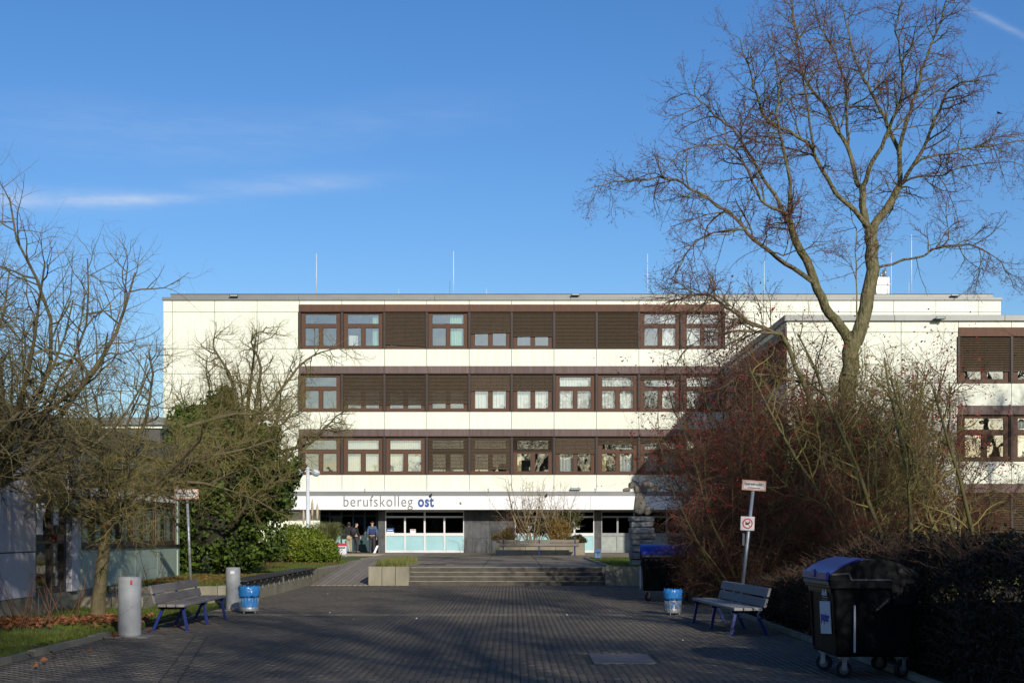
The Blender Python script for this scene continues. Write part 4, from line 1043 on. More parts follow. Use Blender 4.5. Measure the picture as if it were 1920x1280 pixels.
L([(1686, 352), (1700, 329), (1730, 281), (1754, 223), (1773, 179), (1802, 155), (1835, 150)], .9, -1.4, 0.0646, 0.0126)
L([(1700, 332), (1725, 300), (1778, 286), (1826, 278), (1875, 271), (1925, 262), (1960, 262)], .8, 2.2, 0.038, 0.0105)
L([(1690, 346), (1720, 332), (1763, 329), (1793, 317), (1875, 303), (1930, 312)], .9, -.8, 0.0342, 0.0084)
L([(1630, 436), (1621, 407), (1617, 349)], .3, .1, 0.114, 0.0912, .7)
L([(1617, 352), (1642, 295), (1667, 242), (1688, 194), (1693, 126), (1680, 60), (1690, 5)], .1, -2.2, 0.0684, 0.0126)
L([(1616, 352), (1606, 339), (1589, 276), (1565, 232), (1546, 194), (1512, 155), (1497, 97), (1487, 29), (1480, -20)], .1, 2.4, 0.076, 0.0126)
L([(1589, 276), (1588, 225), (1587, 170), (1565, 97), (1536, 48), (1525, 0)], .9, -.6, 0.0456, 0.0105)
L([(1628, 425), (1604, 397), (1565, 358), (1531, 300), (1521, 276), (1483, 247), (1439, 228), (1420, 184), (1410, 155), (1398, 110), (1385, 70)], .2, -2.2, 0.076, 0.0112)
L([(1527, 290), (1518, 230), (1508, 150), (1500, 80), (1480, 30)], -.8, -2.4, 0.038, 0.0098)
L([(1598, 655), (1575, 610), (1550, 576), (1526, 523), (1502, 470), (1483, 426), (1475, 402)], 0, -1.4, 0.152, 0.0874, .8)
L([(1476, 406), (1483, 368), (1473, 291), (1458, 232), (1458, 184), (1456, 136), (1448, 60)], -1.4, -2.6, 0.057, 0.0105)
L([(1475, 404), (1454, 368), (1434, 334), (1400, 281), (1371, 242), (1342, 218), (1313, 189), (1284, 177), (1255, 186)], -1.4, .2, 0.057, 0.0091)
L([(1480, 412), (1463, 397), (1434, 383), (1410, 339), (1386, 291), (1361, 271), (1303, 276), (1265, 295), (1240, 330)], -1.4, -3.0, 0.0494, 0.0084)
L([(1530, 540), (1500, 512), (1458, 484), (1410, 446), (1381, 412), (1328, 373), (1294, 354), (1255, 334), (1197, 337), (1148, 342), (1115, 350)], -1.0, -2.4, 0.0722, 0.0084)
L([(1395, 430), (1337, 436), (1294, 465), (1270, 508), (1262, 545)], -1.8, -2.8, 0.0266, 0.0063)
L([(1434, 470), (1470, 478), (1500, 470), (1530, 455), (1560, 450)], -1.5, -3.2, 0.0228, 0.0063)
L([(1575, 960), (1562, 920), (1530, 830), (1526, 768), (1503, 709), (1474, 645), (1453, 624), (1410, 607), (1360, 574), (1326, 551), (1292, 557), (1250, 566)], -.1, -2.6, 0.114, 0.0126, .55)
L([(1453, 624), (1385, 620), (1347, 626), (1292, 650), (1265, 690)], -1.7, -2.6, 0.038, 0.007, .1)
L([(1330, 552), (1310, 590), (1290, 640), (1280, 700)], -2.4, -2.8, 0.0228, 0.0056, .1)
L([(1580, 740), (1545, 736), (1486, 713), (1419, 702), (1377, 709), (1345, 740)], 0, -2.2, 0.0532, 0.0084, .3)
L([(1640, 505), (1691, 489), (1730, 480), (1759, 465), (1817, 460), (1856, 475), (1885, 504), (1900, 540)], .2, -1.2, 0.038, 0.0084, .3)
L([(1607, 600), (1606, 520), (1605, 450), (1596, 400), (1590, 370)], 0, .8, 0.0228, 0.007, .2)
# weeping twigs on the lower left limbs come from a second, drooping growth
droop_par = dict(n=[6, 7, 5], wig=[.05, .12, .18], trop=[0, -.33, -.1], cpm=[0, 2.2, 5.0], ang=[0, 70, 45], len=[(0, 0), (.6, 1.9), (.2, .55)], rad=[0, .011, .006], sides=[9, 4, 3], end=.4, short=.3, t0=.1)
mp2 = Plant(43, droop_par, 1)
def LD(pts, d0, d1):
    n = len(pts); out = []
    for i, (a, b) in enumerate(pts):
        x, yv, z = P3(a, b, MY + d0 + (d1 - d0) * i / (n - 1)); out.append((x - MPX, yv - MY, z - MPZ))
    mp2.limb(out, .016, .008, 0, .1)
LD([(1500, 512), (1458, 484), (1410, 446), (1381, 412), (1328, 373), (1294, 354), (1255, 334), (1197, 337)], -1.2, -2.3)
LD([(1395, 430), (1337, 436), (1294, 465), (1270, 508)], -1.8, -2.8)
LD([(1453, 624), (1410, 607), (1360, 574), (1326, 551), (1292, 557), (1250, 566)], -1.7, -2.6)
LD([(1486, 713), (1419, 702), (1377, 709), (1345, 740)], -1, -2.2)
LD([(1453, 624), (1385, 620), (1347, 626), (1292, 650)], -1.7, -2.6)
LD([(1691, 489), (1730, 480), (1759, 465), (1817, 460), (1856, 475)], .1, -1)
LD([(1410, 339), (1386, 291), (1361, 271), (1303, 276)], -2, -3.0)
LD([(1463, 397), (1434, 383), (1400, 340)], -1.5, -2.0)
maple = empty('maple_tree', (MPX, MY, MPZ), 'tall bare maple with forked trunk and red buds rising above the shrubs', 'tree')
tw, cr = wood_objs(mp, maple, 'trunk_and_limbs', 'crown_twigs', BARK, TWIGR, (0, 0, 0))
hw, hc = wood_objs(mp2, maple, 'hanging_branches', 'hanging_twigs', TWIGR, TWIGR, (0, 0, 0))
def buds(pl, n, seed, size, material, e, name='buds', zmin=-99):
    tips = [t for t in pl.tips if t[0][2] > zmin]; random.Random(seed).shuffle(tips); tips = tips[:n]
    p = np.array([t[0] for t in tips]); d = np.array([t[1] for t in tips]); r = np.random.RandomState(seed)
    q = np.repeat(p, 3, 0) - np.repeat(d, 3, 0) * r.uniform(0, .16, (len(p) * 3, 1)) + r.normal(0, .012, (len(p) * 3, 3))
    o_ = bpy.data.objects.new(name, leaves_np(name, q, np.tile([[0, -1.0, 0.3]], (len(q), 1)), np.full(len(q), size), material, seed, .6, .3, 1.0)); put(o_, e, (0, 0, 0), local=True)
    return o_
tag(buds(mp, 16000, 5, .03, BUD, maple), kind='stuff')

# ------------------------------------------------------------------ generic bare trees on the left
def bare_tree(seed, height, spread, trunk_h, trunk_r, lean=(0, 0), nl=6, par=None, up=.35, el0=18, el1=63, lead=1.0):
    pr = dict(n=[5, 8, 6, 4, 3], wig=[.05, .17, .22, .26, .28], trop=[.05, up, .12, .06, .02], cpm=[0, 0, 5.0, 7.6, 9.5], ang=[0, 50, 58, 58, 52], len=[(0, 0), (0, 0), (.7, 1.9), (.35, 1.0), (.14, .42)],
              rad=[trunk_r, .05, .017, .009, .0062], sides=[10, 7, 5, 4, 3], end=.22, short=.4, t0=.12)
    if par: pr.update(par)
    t = Plant(seed, pr, 3); rng = t.rng
    top = (lean[0], lean[1], trunk_h)
    pts = [(0, 0, -.1), (lean[0] * .1, lean[1] * .1, .25), (lean[0] * .5, lean[1] * .5, trunk_h * .55), top]
    rr = [trunk_r * 1.45, trunk_r * 1.1, trunk_r * .95, trunk_r * .85]
    t.wood.add([tuple(p) for p in pts], rr, 12)
    for i in range(nl):
        a = 2 * math.pi * (i + rng.random() * .5) / nl; el = math.radians(el0 + (el1 - el0) * rng.random())
        d = (math.cos(a) * math.cos(el), math.sin(a) * math.cos(el), math.sin(el))
        ln = spread * (.75 + .4 * rng.random()) if i else (height - trunk_h) * 1.02 * lead
        if i == 0: d = (.15 * rng.gauss(0, 1), .15 * rng.gauss(0, 1), 1)
        z = trunk_h - .05 - .25 * rng.random() * trunk_h * .3
        f = z / trunk_h
        t.grow((lean[0] * f, lean[1] * f, z), nrm(d), ln, trunk_r * (.5 if i == 0 else .25 + .2 * rng.random()), 1)
    return t
def place_bare(t, name, loc, label, wm, tm, cat='tree', group=None):
    e = empty(name, loc, label, cat, group); wood_objs(t, e, 'trunk', 'crown', wm, tm, (0, 0, 0)); return e
t1 = bare_tree(101, 5.6, 3.5, 2.0, .13, (.22, 0), 15, up=.16, el0=8, el1=68)
tr1 = place_bare(t1, 'bare_tree', (PX(182, 30.2), 30.2, .03), 'small bare tree with slim trunk beside the left grey pipe post', BARKO, TWIGO)
t2 = bare_tree(118, 7.4, 4.1, 2.3, .15, (.3, .2), 17, up=.32, el0=25, el1=78, lead=.8, par=dict(cpm=[0, 0, 4.2, 6.4, 8.0]))
tr2 = place_bare(t2, 'bare_tree', (-8.75, 24.0, .03), 'taller bare tree reaching in from the left picture edge', BARKO, TWIGP)
e = empty('bare_tree', (-8.95, 21.6, .03), 'bare tree just outside the left picture edge with twigs reaching in', 'tree', rz=2.3)
tr2.scale = (1.1, 1.1, 1.12)
for ch in tr2.children: inst(ch.name.split('.')[0], ch.data, e, (0, 0, 0))
# orange mark on the small trunk
MB().box(.15, .23, -.135, -.10, 1.80, 1.84).obj('orange_mark', mat('orange_tape', (.65, .12, .03), .5), tr1)
# ivy-clad tree
IX, IY, IZ = -8.85, 45.0, .46
t3 = bare_tree(131, 7.2, 3.5, 3.2, .2, (.8, .1), 13, up=.22)
iv = place_bare(t3, 'ivy_clad_tree', (IX, IY, IZ), 'bushy tree smothered in dark ivy with bare crown twigs above', BARKO, TWIGO)
# two limbs leaning out towards the viewer over the ivy
lm = Plant(77, dict(n=[5, 6, 4, 3], wig=[.05, .16, .2, .24], trop=[0, .12, .05, .02], cpm=[0, 4.5, 7.5, 9], ang=[0, 52, 52, 50], len=[(0, 0), (.5, 1.4), (.3, .8), (.15, .4)], rad=[0, .02, .010, .0055], sides=[8, 5, 4, 3], end=.35, short=.3, t0=.1), 2)
for pts in (((430, 990, 43), (470, 935, 42.4), (520, 890, 42), (560, 830, 42), (640, 790, 42.3)), ((400, 880, 43), (420, 845, 42), (380, 835, 41.5), (330, 850, 41)), ((470, 800, 44), (520, 740, 44), (560, 690, 44), (600, 660, 44.5), (660, 650, 45)),
            ((440, 760, 44.5), (430, 700, 44), (400, 650, 44), (415, 620, 44)), ((480, 760, 44.5), (490, 690, 44.5), (470, 640, 44), (500, 612, 44)), ((520, 850, 43), (580, 830, 42.5), (620, 790, 42.5), (650, 770, 42.5)), ((330, 860, 40.8), (420, 850, 40.8), (500, 830, 41), (545, 800, 41)), ((350, 800, 41.2), (440, 775, 41.2), (520, 790, 41.4), (560, 770, 41.6)), ((300, 900, 40.5), (380, 905, 40.6), (460, 930, 41), (520, 960, 41.2)), ((420, 900, 42.6), (470, 870, 42), (500, 905, 41.7), (545, 900, 41.5))):
    P = [P3(*q) for q in pts]; lm.limb([(p[0] - IX, p[1] - IY, p[2] - IZ) for p in P], .06, .012, 0, .15)
wood_objs(lm, iv, 'limb', 'limb_twigs', BARKO, TWIGO, (0, 0, 0))
r = np.random.RandomState(55)
def leafcloud(blobs, n, r, shell=.35):
    """leaf positions near the surfaces of overlapping ellipsoids"""
    w = np.array([b[3] * b[4] + b[4] * b[5] + b[3] * b[5] for b in blobs]); w = w / w.sum()
    k = r.choice(len(blobs), n, p=w); B = np.array(blobs)[k]
    d = r.normal(0, 1, (n, 3)); d /= np.linalg.norm(d, axis=1, keepdims=True)
    rad = 1 - shell * r.rand(n) ** 1.6 + .05 * r.normal(0, 1, n)
    p = B[:, :3] + d * B[:, 3:6] * rad[:, None]
    return p, d
def clumpy(main, n, r, size=(.35, .7), jit=.9):
    """main ellipsoids broken into many clumps on their surface"""
    out = []
    for b in main:
        for _ in range(n):
            d = r.normal(0, 1, 3); d /= np.linalg.norm(d); s = r.uniform(*size)
            out.append((b[0] + d[0] * b[3] * jit, b[1] + d[1] * b[4] * jit, b[2] + d[2] * b[5] * jit, s, s, s * .8))
    return out
main = [(.2, -.4, 1.3, 1.7, 1.3, 1.4), (.1, -.2, 2.9, 1.25, 1.2, 1.2), (.3, 0, 4.2, .7, .8, .9), (1.15, -.4, 1.7, 1.0, 1.0, 1.3), (-1.35, -.3, 1.5, .95, 1.0, 1.4), (1.45, .2, 3.2, .75, .8, .8), (-.8, .1, 3.5, .7, .8, .7), (-1.9, -.2, .7, .7, .8, .8), (1.1, 0, 3.9, .5, .6, .5), (.1, .1, 5.0, .35, .5, .5), (1.75, -.3, 2.6, .5, .6, .6), (-1.5, 0, 2.7, .7, .7, .7), (-2.3, 0, 1.9, .7, .7, 1.0), (-2.4, .1, 3.0, .5, .6, .5), (-.9, 0, 4.4, .45, .5, .5)]
bl = clumpy(main, 26, r, (.16, .48), 1.02)
p, d = leafcloud(bl, 36000, r, .6); p2, d2 = leafcloud(main, 13000, r, .3)
p = np.concatenate([p, p2]); d = np.concatenate([d, d2]); d[:, 2] += .35; kp = p[:, 2] > .02; p, d = p[kp], d[kp]
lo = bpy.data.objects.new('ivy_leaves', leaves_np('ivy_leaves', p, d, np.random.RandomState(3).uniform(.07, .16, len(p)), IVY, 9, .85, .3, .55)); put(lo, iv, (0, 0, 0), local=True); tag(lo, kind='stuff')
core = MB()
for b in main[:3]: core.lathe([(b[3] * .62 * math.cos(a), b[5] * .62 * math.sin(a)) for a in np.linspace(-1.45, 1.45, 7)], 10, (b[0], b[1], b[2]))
core.obj('ivy_dark_core', mat('ivy_core_shade', (.03, .028, .015), .9), iv)  # dark solid lobes, the shade inside the ivy put into their colour

# laurel dome beside the ramp
def leaf_bush(name, loc, label, blobs, n, size, lm_, sm, seed, cl=30, cs=(.16, .3), group=None, jit=.9, cat='bush', stems=14, sr=.02):
    r = np.random.RandomState(seed); e = empty(name, loc, label, cat, group)
    p, d = leafcloud(clumpy(blobs, cl, r, cs, jit), int(n * .7), r, .6); p2, d2 = leafcloud(blobs, int(n * .3), r, .3)
    p = np.concatenate([p, p2]); d = np.concatenate([d, d2]); d[:, 2] += .3; k = p[:, 2] > .03; p, d = p[k], d[k]
    o_ = bpy.data.objects.new('foliage', leaves_np('foliage', p, d, np.full(len(p), size), lm_, seed, .6, .3, .6)); put(o_, e, (0, 0, 0), local=True); tag(o_, kind='stuff')
    b = MB()
    for i in range(stems):
        q = blobs[i % len(blobs)]; dd = r.normal(0, 1, 3); dd /= np.linalg.norm(dd)
        end = (q[0] + dd[0] * q[3] * .8, q[1] + dd[1] * q[4] * .8, max(.2, q[2] + abs(dd[2]) * q[5] * .7)); bx, by = q[0] * .5 + r.normal(0, .1), q[1] * .5 + r.normal(0, .1)
        b.tube([(bx, by, -.05), (bx * .5 + end[0] * .5, by * .5 + end[1] * .5, end[2] * .55), end], [sr, sr * .7, sr * .3], 5)
    b.obj('stems', sm, e)
    return e
leaf_bush('laurel_bush', (PX(572, 61.5), 61.5, .46), 'rounded yellow green laurel bush beside the ramp', [(-.55, 0, .75, .95, .9, .78), (.35, -.1, .62, 1.0, .9, .66), (-.1, .1, .85, .9, .9, .75), (.85, -.2, .42, .6, .6, .5)], 15000, .095, LAUREL, BARKO, 71, 34, (.14, .28))

# ------------------------------------------------------------------ shrubs on the right
def shrub_plant(seed, h, spread, nst, par=None, r0=.022):
    pr = dict(n=[7, 5, 4, 3], wig=[.10, .2, .26, .3], trop=[.10, .04, .0, 0], cpm=[0, 5.5, 7.5, 7.0], ang=[0, 52, 60, 55], len=[(0, 0), (.5, 1.5), (.3, .85), (.12, .4)], rad=[r0, .011, .0068, .0048], sides=[6, 4, 3, 3], end=.3, short=.25, t0=.12, floor=.02)
    if par: pr.update(par)
    s = Plant(seed, pr, 1); g = s.rng
    for i in range(nst):
        a = g.random() * 6.283; rr = .35 * g.random() * spread; lean = g.random() ** .7
        d = nrm((math.cos(a) * lean * .75, math.sin(a) * lean * .75, 1))
        s.grow((math.cos(a) * rr, math.sin(a) * rr, -.05), d, h * (.6 + .45 * g.random()), r0 * (.6 + .8 * g.random()), 0)
    return s
russ = []
for sd in (201, 202):
    s = shrub_plant(sd, 4.6, 1.6, 24, r0=.028)
    wm_ = s.wood.mesh('stems', SHRUBG, True); tm_ = s.twig.mesh('twigs', SHRUBT, False)
    g = random.Random(sd); tips = [t for t in s.tips if t[0][2] > 2.2]; g.shuffle(tips); tips = tips[:330]
    p = np.array([t[0] for t in tips]); p = np.repeat(p, 6, 0) + np.random.RandomState(sd).normal(0, .06, (len(p) * 6, 3))
    bm = leaves_np('red_leaves', p, np.tile([[0, -.6, .5]], (len(p), 1)), np.full(len(p), .05), BERRY, sd, .6, .2, .9)
    tips2 = list(s.tips); g.shuffle(tips2); tips2 = tips2[:3000]; p = np.array([t[0] for t in tips2])
    lm2 = leaves_np('withered_leaves', p, np.tile([[0, -.6, .5]], (len(p), 1)), np.full(len(p), .055), RUSSETLEAF, sd + 1, .6, .2, .9)
    russ.append((wm_, tm_, bm, lm2))
def russet(i, x, y, rz, sc, label, berries=True):
    e = empty('russet_shrub', (x, y, .02), label, 'shrub', 'russet shrubs on the right', rz=rz); e.scale = (sc, sc, sc)
    a = russ[i]
    for nm, me in zip(('stems', 'twigs', 'red_leaves', 'withered_leaves'), a):
        if nm == 'red_leaves' and not berries: continue
        o_ = inst(nm, me, e, (0, 0, 0))
        if nm in ('red_leaves', 'withered_leaves'): tag(o_, kind='stuff')
russet(0, 5.5, 35.4, .3, .90, 'reddish brown shrub at the left end beside the far waste container')
russet(1, 4.8, 36.1, 2.2, .46, 'lowest russet shrub, overlapping the far waste container')
russet(1, 6.3, 37.4, 4.4, 1.15, 'reddish brown shrub between the far waste container and the sign post')
russet(1, 7.3, 38.8, 1.9, 1.48, 'dense russet shrub with red leaves left of the maple trunk')
russet(0, 8.3, 37.4, 2.6, 1.1, 'dense russet shrub right in front of the maple trunk')
russet(1, 10.0, 40.6, 4.1, 1.4, 'russet shrub behind and just right of the maple trunk')
russet(0, 7.1, 42.6, 5.2, 1.3, 'tall russet shrub at the back above the far waste container')
russet(0, 8.9, 42.5, .2, 1.6, 'tall russet shrub at the back beside the maple trunk')
russet(1, 11.3, 38.6, .9, .75, 'russet shrub between the maple and the green stemmed small tree')
russet(1, 7.9, 34.4, 3.0, .72, 'low russet shrub behind the right bench')
# green-stemmed small trees
gs = []
for sd in (301, 302):
    s = shrub_plant(sd, 6.6, 1.2, 7, dict(n=[8, 6, 5, 4], wig=[.09, .17, .22, .26], trop=[.05, .10, .05, 0], cpm=[0, 2.2, 5.0, 7.5], len=[(0, 0), (.7, 2.2), (.4, 1.1), (.15, .45)], rad=[.07, .02, .0085, .005], sides=[8, 5, 4, 3], t0=.28), .07)
    gs.append((s.wood.mesh('stems', SHRUBG, True), s.twig.mesh('crown', TWIGO, False)))
def green_tree(i, x, y, rz, sc, label):
    e = empty('green_stemmed_tree', (x, y, .02), label, 'tree', 'green stemmed small trees', rz=rz); e.scale = (sc, sc, sc)
    inst('stems', gs[i][0], e, (0, 0, 0)); inst('crown', gs[i][1], e, (0, 0, 0))
green_tree(0, PX(1715, 34), 34, .0, 1.0, 'multi stemmed small tree with mossy green stems left of the wing blinds')
green_tree(1, PX(1835, 36.5), 36.5, 2.0, 1.05, 'multi stemmed mossy small tree nearest the right picture edge')
green_tree(0, PX(1500, 38), 39.5, 3.0, .85, 'mossy small tree left of the maple trunk among russet shrubs')

# clipped hedge on the right edge of the yard
hd = empty('clipped_hedge', (6.5, 20, 0), 'dark dense low hedge along the right edge of the yard', 'hedge')
r = np.random.RandomState(91); N = 90000
y = r.uniform(11, 31.5, N); top = np.clip(.55 + (31.5 - y) * .10, .5, 1.55) + .12 * np.sin(y * 2.1) + .07 * np.sin(y * 5.3)
xw = 3.2
u = r.rand(N)
fx_ = np.where(u < .45, 5.0 + .22 * r.rand(N) ** 1.5 + .08 * np.sin(y * 3), 5.0 + xw * r.rand(N)); fzv = np.where(u < .45, top * r.rand(N), top - .25 * r.rand(N) ** 1.5 + .05 * r.normal(0, 1, N))
fx_ = fx_ + .35 * np.clip((fzv / top) - .6, 0, 1) * (u < .45)
pos = np.stack([fx_ - 6.5, y - 20, np.maximum(fzv, .03)], 1); nor = np.where((u < .45)[:, None], [[-1.0, 0, .2]], [[0, -.2, 1.0]])
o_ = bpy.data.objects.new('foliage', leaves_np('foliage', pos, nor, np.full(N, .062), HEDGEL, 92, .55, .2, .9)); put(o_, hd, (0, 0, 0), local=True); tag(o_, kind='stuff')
tw_ = Tubes(); g = random.Random(93)
for i in range(4500):
    yv = g.uniform(11, 31.4); tp = min(1.55, .55 + (31.5 - yv) * .10); xv = 5.0 + g.random() * xw; z0 = g.uniform(.1, tp)
    if g.random() < .5: z0 = tp - .1; 
    else: xv = 5.05 + .2 * g.random()
    dd = (g.gauss(0, .12) - (.1 if xv < 5.3 else 0), g.gauss(0, .12), g.uniform(.05, .3))
    tw_.add([(xv - 6.5, yv - 20, z0), (xv - 6.5 + dd[0] * .6, yv - 20 + dd[1] * .6, z0 + dd[2] * .6), (xv - 6.5 + dd[0] * 1.3, yv - 20 + dd[1], z0 + dd[2])], [.006, .0045, .002], 3)
o_ = bpy.data.objects.new('twigs', tw_.mesh('twigs', SHRUBT, False)); put(o_, hd, (0, 0, 0), local=True); tag(o_, kind='stuff')
MB().hexa([(-1.3, -9, 0), (1.6, -9, 0), (1.6, 11.2, 0), (-1.3, 11.2, 0), (-1.2, -9, 1.25), (1.6, -9, 1.25), (1.6, 11.2, .25), (-1.2, 11.2, .25)]).obj('inner_block', mat('hedge_inner', (.02, .016, .012), .95), hd)  # solid dark block filling the inside of the hedge

# trees and shrubs out of the picture whose shade falls on the yard
def shade_tree(src, name, x, y, rz, sc, label):
    e = empty(name, (x, y, 0), label, 'tree', 'trees outside the picture', rz=rz); e.scale = (sc, sc, sc)
    for me, nm in src: inst(nm, me, e, (0, 0, 0))
    return e
mape = [(tw.data, 'trunk_and_limbs'), (cr.data, 'crown_twigs'), (hw.data, 'hanging_branches'), (hc.data, 'hanging_twigs')]
for i, (x, y, rz, sc) in enumerate(((12.5, 2.5, 2.2, 1.0), (7.5, -7.5, .6, 1.0), (2.0, -13, 3.9, 1.05), (15.5, 10, 5.0, .95), (11, -17, 1.0, 1.1), (20, -6, 4.4, 1.1), (22.5, 47, 1.3, .95), (27.5, 50.5, 3.0, .9))):
    shade_tree(mape, 'maple_tree', x, y, rz, sc, ['bare maple right of the photographer, out of the picture', 'bare maple behind the photographer on the right', 'bare maple straight behind the photographer', 'bare maple beyond the hedge, out of the picture', 'bare maple far behind on the right', 'bare maple far right of the photographer', 'bare maple in front of the right wing, out of the picture', 'second bare maple before the right wing, out of the picture'][i])
for i, (x, y, rz, sc) in enumerate(((7.7, 12.2, .4, 1.1), (7.3, 9.6, 1.4, 1.2), (7.0, 3.5, 2.1, 1.1), (9.8, 11.5, 3.3, 1.2), (11.5, 14.5, 2.5, 1.25))):
    russet(i % 2, x, y, rz, sc, 'russet shrub out of the picture, ' + ['behind the near hedge at the bin', 'behind the near hedge', 'right of the photographer', 'beyond the near hedge', 'second row beyond the hedge'][i], False)

# unseen wood added behind the photographer, darkens the reflections in the window panes
r = np.random.RandomState(808); nx = 160
wxs = np.linspace(-170, 170, nx); hts = 13 + 3.5 * np.sin(wxs * .07) + 2.5 * np.sin(wxs * .23 + 1) + r.normal(0, 1.6, nx)
V = []; Fq = []
for i, (xv, hv) in enumerate(zip(wxs, hts)):
    yo = -125 - .0012 * xv * xv * 0 + r.normal(0, 1.5)
    V += [(xv, yo + 4, -.1), (xv, yo + 3 + r.normal(0, .8), hv * .6), (xv, yo, hv), (xv, yo - 6, hv * .85), (xv, yo - 9, -.1)]
for i in range(nx - 1):
    for k in range(4): Fq.append((i * 5 + k, i * 5 + k + 1, i * 5 + 5 + k + 1, i * 5 + 5 + k))
o_ = bpy.data.objects.new('far_wood', np_mesh('far_wood', np.array(V), np.array(Fq), mat('far_wood_mass', (.06, .048, .032), 1.0, scale=.4, spec=0.0, bump=1.0, bscale=2.0, bdist=.5))); put(o_); tag(o_, 'unseen brown winter wood behind the photographer, added for the window reflections', 'wood', kind='stuff')

# ------------------------------------------------------------------ yard furniture
def bench(loc, rz, label, length, pm, nlegs=3):
    """local x along the bench, sitter faces -y"""
    e = empty('park_bench', loc, label, 'bench', 'plank benches with blue legs', rz=rz)
    Lh = length / 2
    for k in range(3): MB().box(-Lh, Lh, -.24 + k * .165, -.24 + k * .165 + .15, .425, .475).obj('seat_plank', pm, e, bevel=.008)
    for k, (y, z) in enumerate(((.285, .55), (.335, .73))):
        MB().hexa([(-Lh, y - .02, z - .075), (Lh, y - .02, z - .075), (Lh, y + .025, z - .075), (-Lh, y + .025, z - .075), (-Lh, y + .02, z + .075), (Lh, y + .02, z + .075), (Lh, y + .065, z + .075), (-Lh, y + .065, z + .075)]).obj('back_plank', pm, e, bevel=.008)
    for i in range(nlegs):
        x = -Lh * .9 + 2 * Lh * .9 * i / (nlegs - 1)
        MB().bar((x, -.17, .425), (x, -.25, 0), .05, .05).box(x - .04, x + .04, -.31, -.2, 0, .012).obj('leg', BLUEP, e, bevel=.004)
        MB().bar((x, .17, .425), (x, .36, 0), .05, .05).box(x - .04, x + .04, .31, .42, 0, .012).obj('leg', BLUEP, e, bevel=.004)
        MB().box(x - .025, x + .025, -.24, .25, .38, .424).bar((x, .25, .40), (x, .405, .80), .05, .03).obj('bracket', BLUEP, e, bevel=.004)
    return e
b1 = bench((-6.02, 28.3, 0), -math.pi / 2, 'grey plank bench with blue legs left of the yard between the pipe posts', 3.9, mat('weathered_plank_grey', (.23, .205, .18), .85, scale=5, col2=(.12, .11, .10), stretch=(.12, 1, 1), bump=.4, bscale=30, objrand=.12))
b1.rotation_euler = (0, 0, math.radians(90))
b2 = bench((3.86, 27.1, 0), math.radians(-90 + 3.5), 'grey plank bench with blue legs before the russet shrubs on the right', 3.9, mat('weathered_plank_light', (.27, .26, .245), .85, scale=5, col2=(.18, .17, .16), stretch=(.12, 1, 1), bump=.4, bscale=30, objrand=.12))
b3 = bench((1.36, 75.2, T), math.pi, 'long plank bench seen from behind on the terrace before the concrete planter', 4.0, PLANKX)
MB().box(.75, .97, .404, .409, .74, .80).obj('white_label', PAPER, b3)

def pipe_post(px, base, top, w, label):
    Y = F * EYE / (base - 997); x = PX(px, Y); h = (base - top) * Y / F; rr = w * Y / F / 2
    e = empty('pipe_post', (x, Y, 0), label, 'post', 'grey pipe posts')
    b = MB(); n = 24
    b.lathe([(rr, 0), (rr, .05), (rr, h - .01), (rr - .012, h), (rr - .03, h), (rr - .03, h - .12)], n)
    b.obj('pipe', GREYPIPE, e)
    sp = MB(); pts = [((rr + .002) * math.cos(a), (rr + .002) * math.sin(a), .34 * h + (a + 2.4) * .13) for a in np.linspace(-2.6, .2, 18)]
    sp.tube(pts, .005, 5); sp.obj('spiral_seam', GREYPIPE, e)
    MB().box(-.36, .36, -.3, .3, -.02, .012).obj('base_plate', PLATE, e, bevel=.006)
    return e, rr, h
pp, rr, h = pipe_post(243, 1193, 1081, 43, 'nearer tall grey spiral pipe post left of the bench')
MB().box(.06, .09, -rr - .004, -rr + .02, h - .12, h - .05).obj('red_mark', RED, pp)
pp, rr, h = pipe_post(437, 1143, 1063, 27, 'farther grey spiral pipe post behind the blue litter bin')
MB().box(-.03, .06, -rr - .003, -rr + .02, h - .14, h - .08).obj('white_sticker', PAPER, pp)

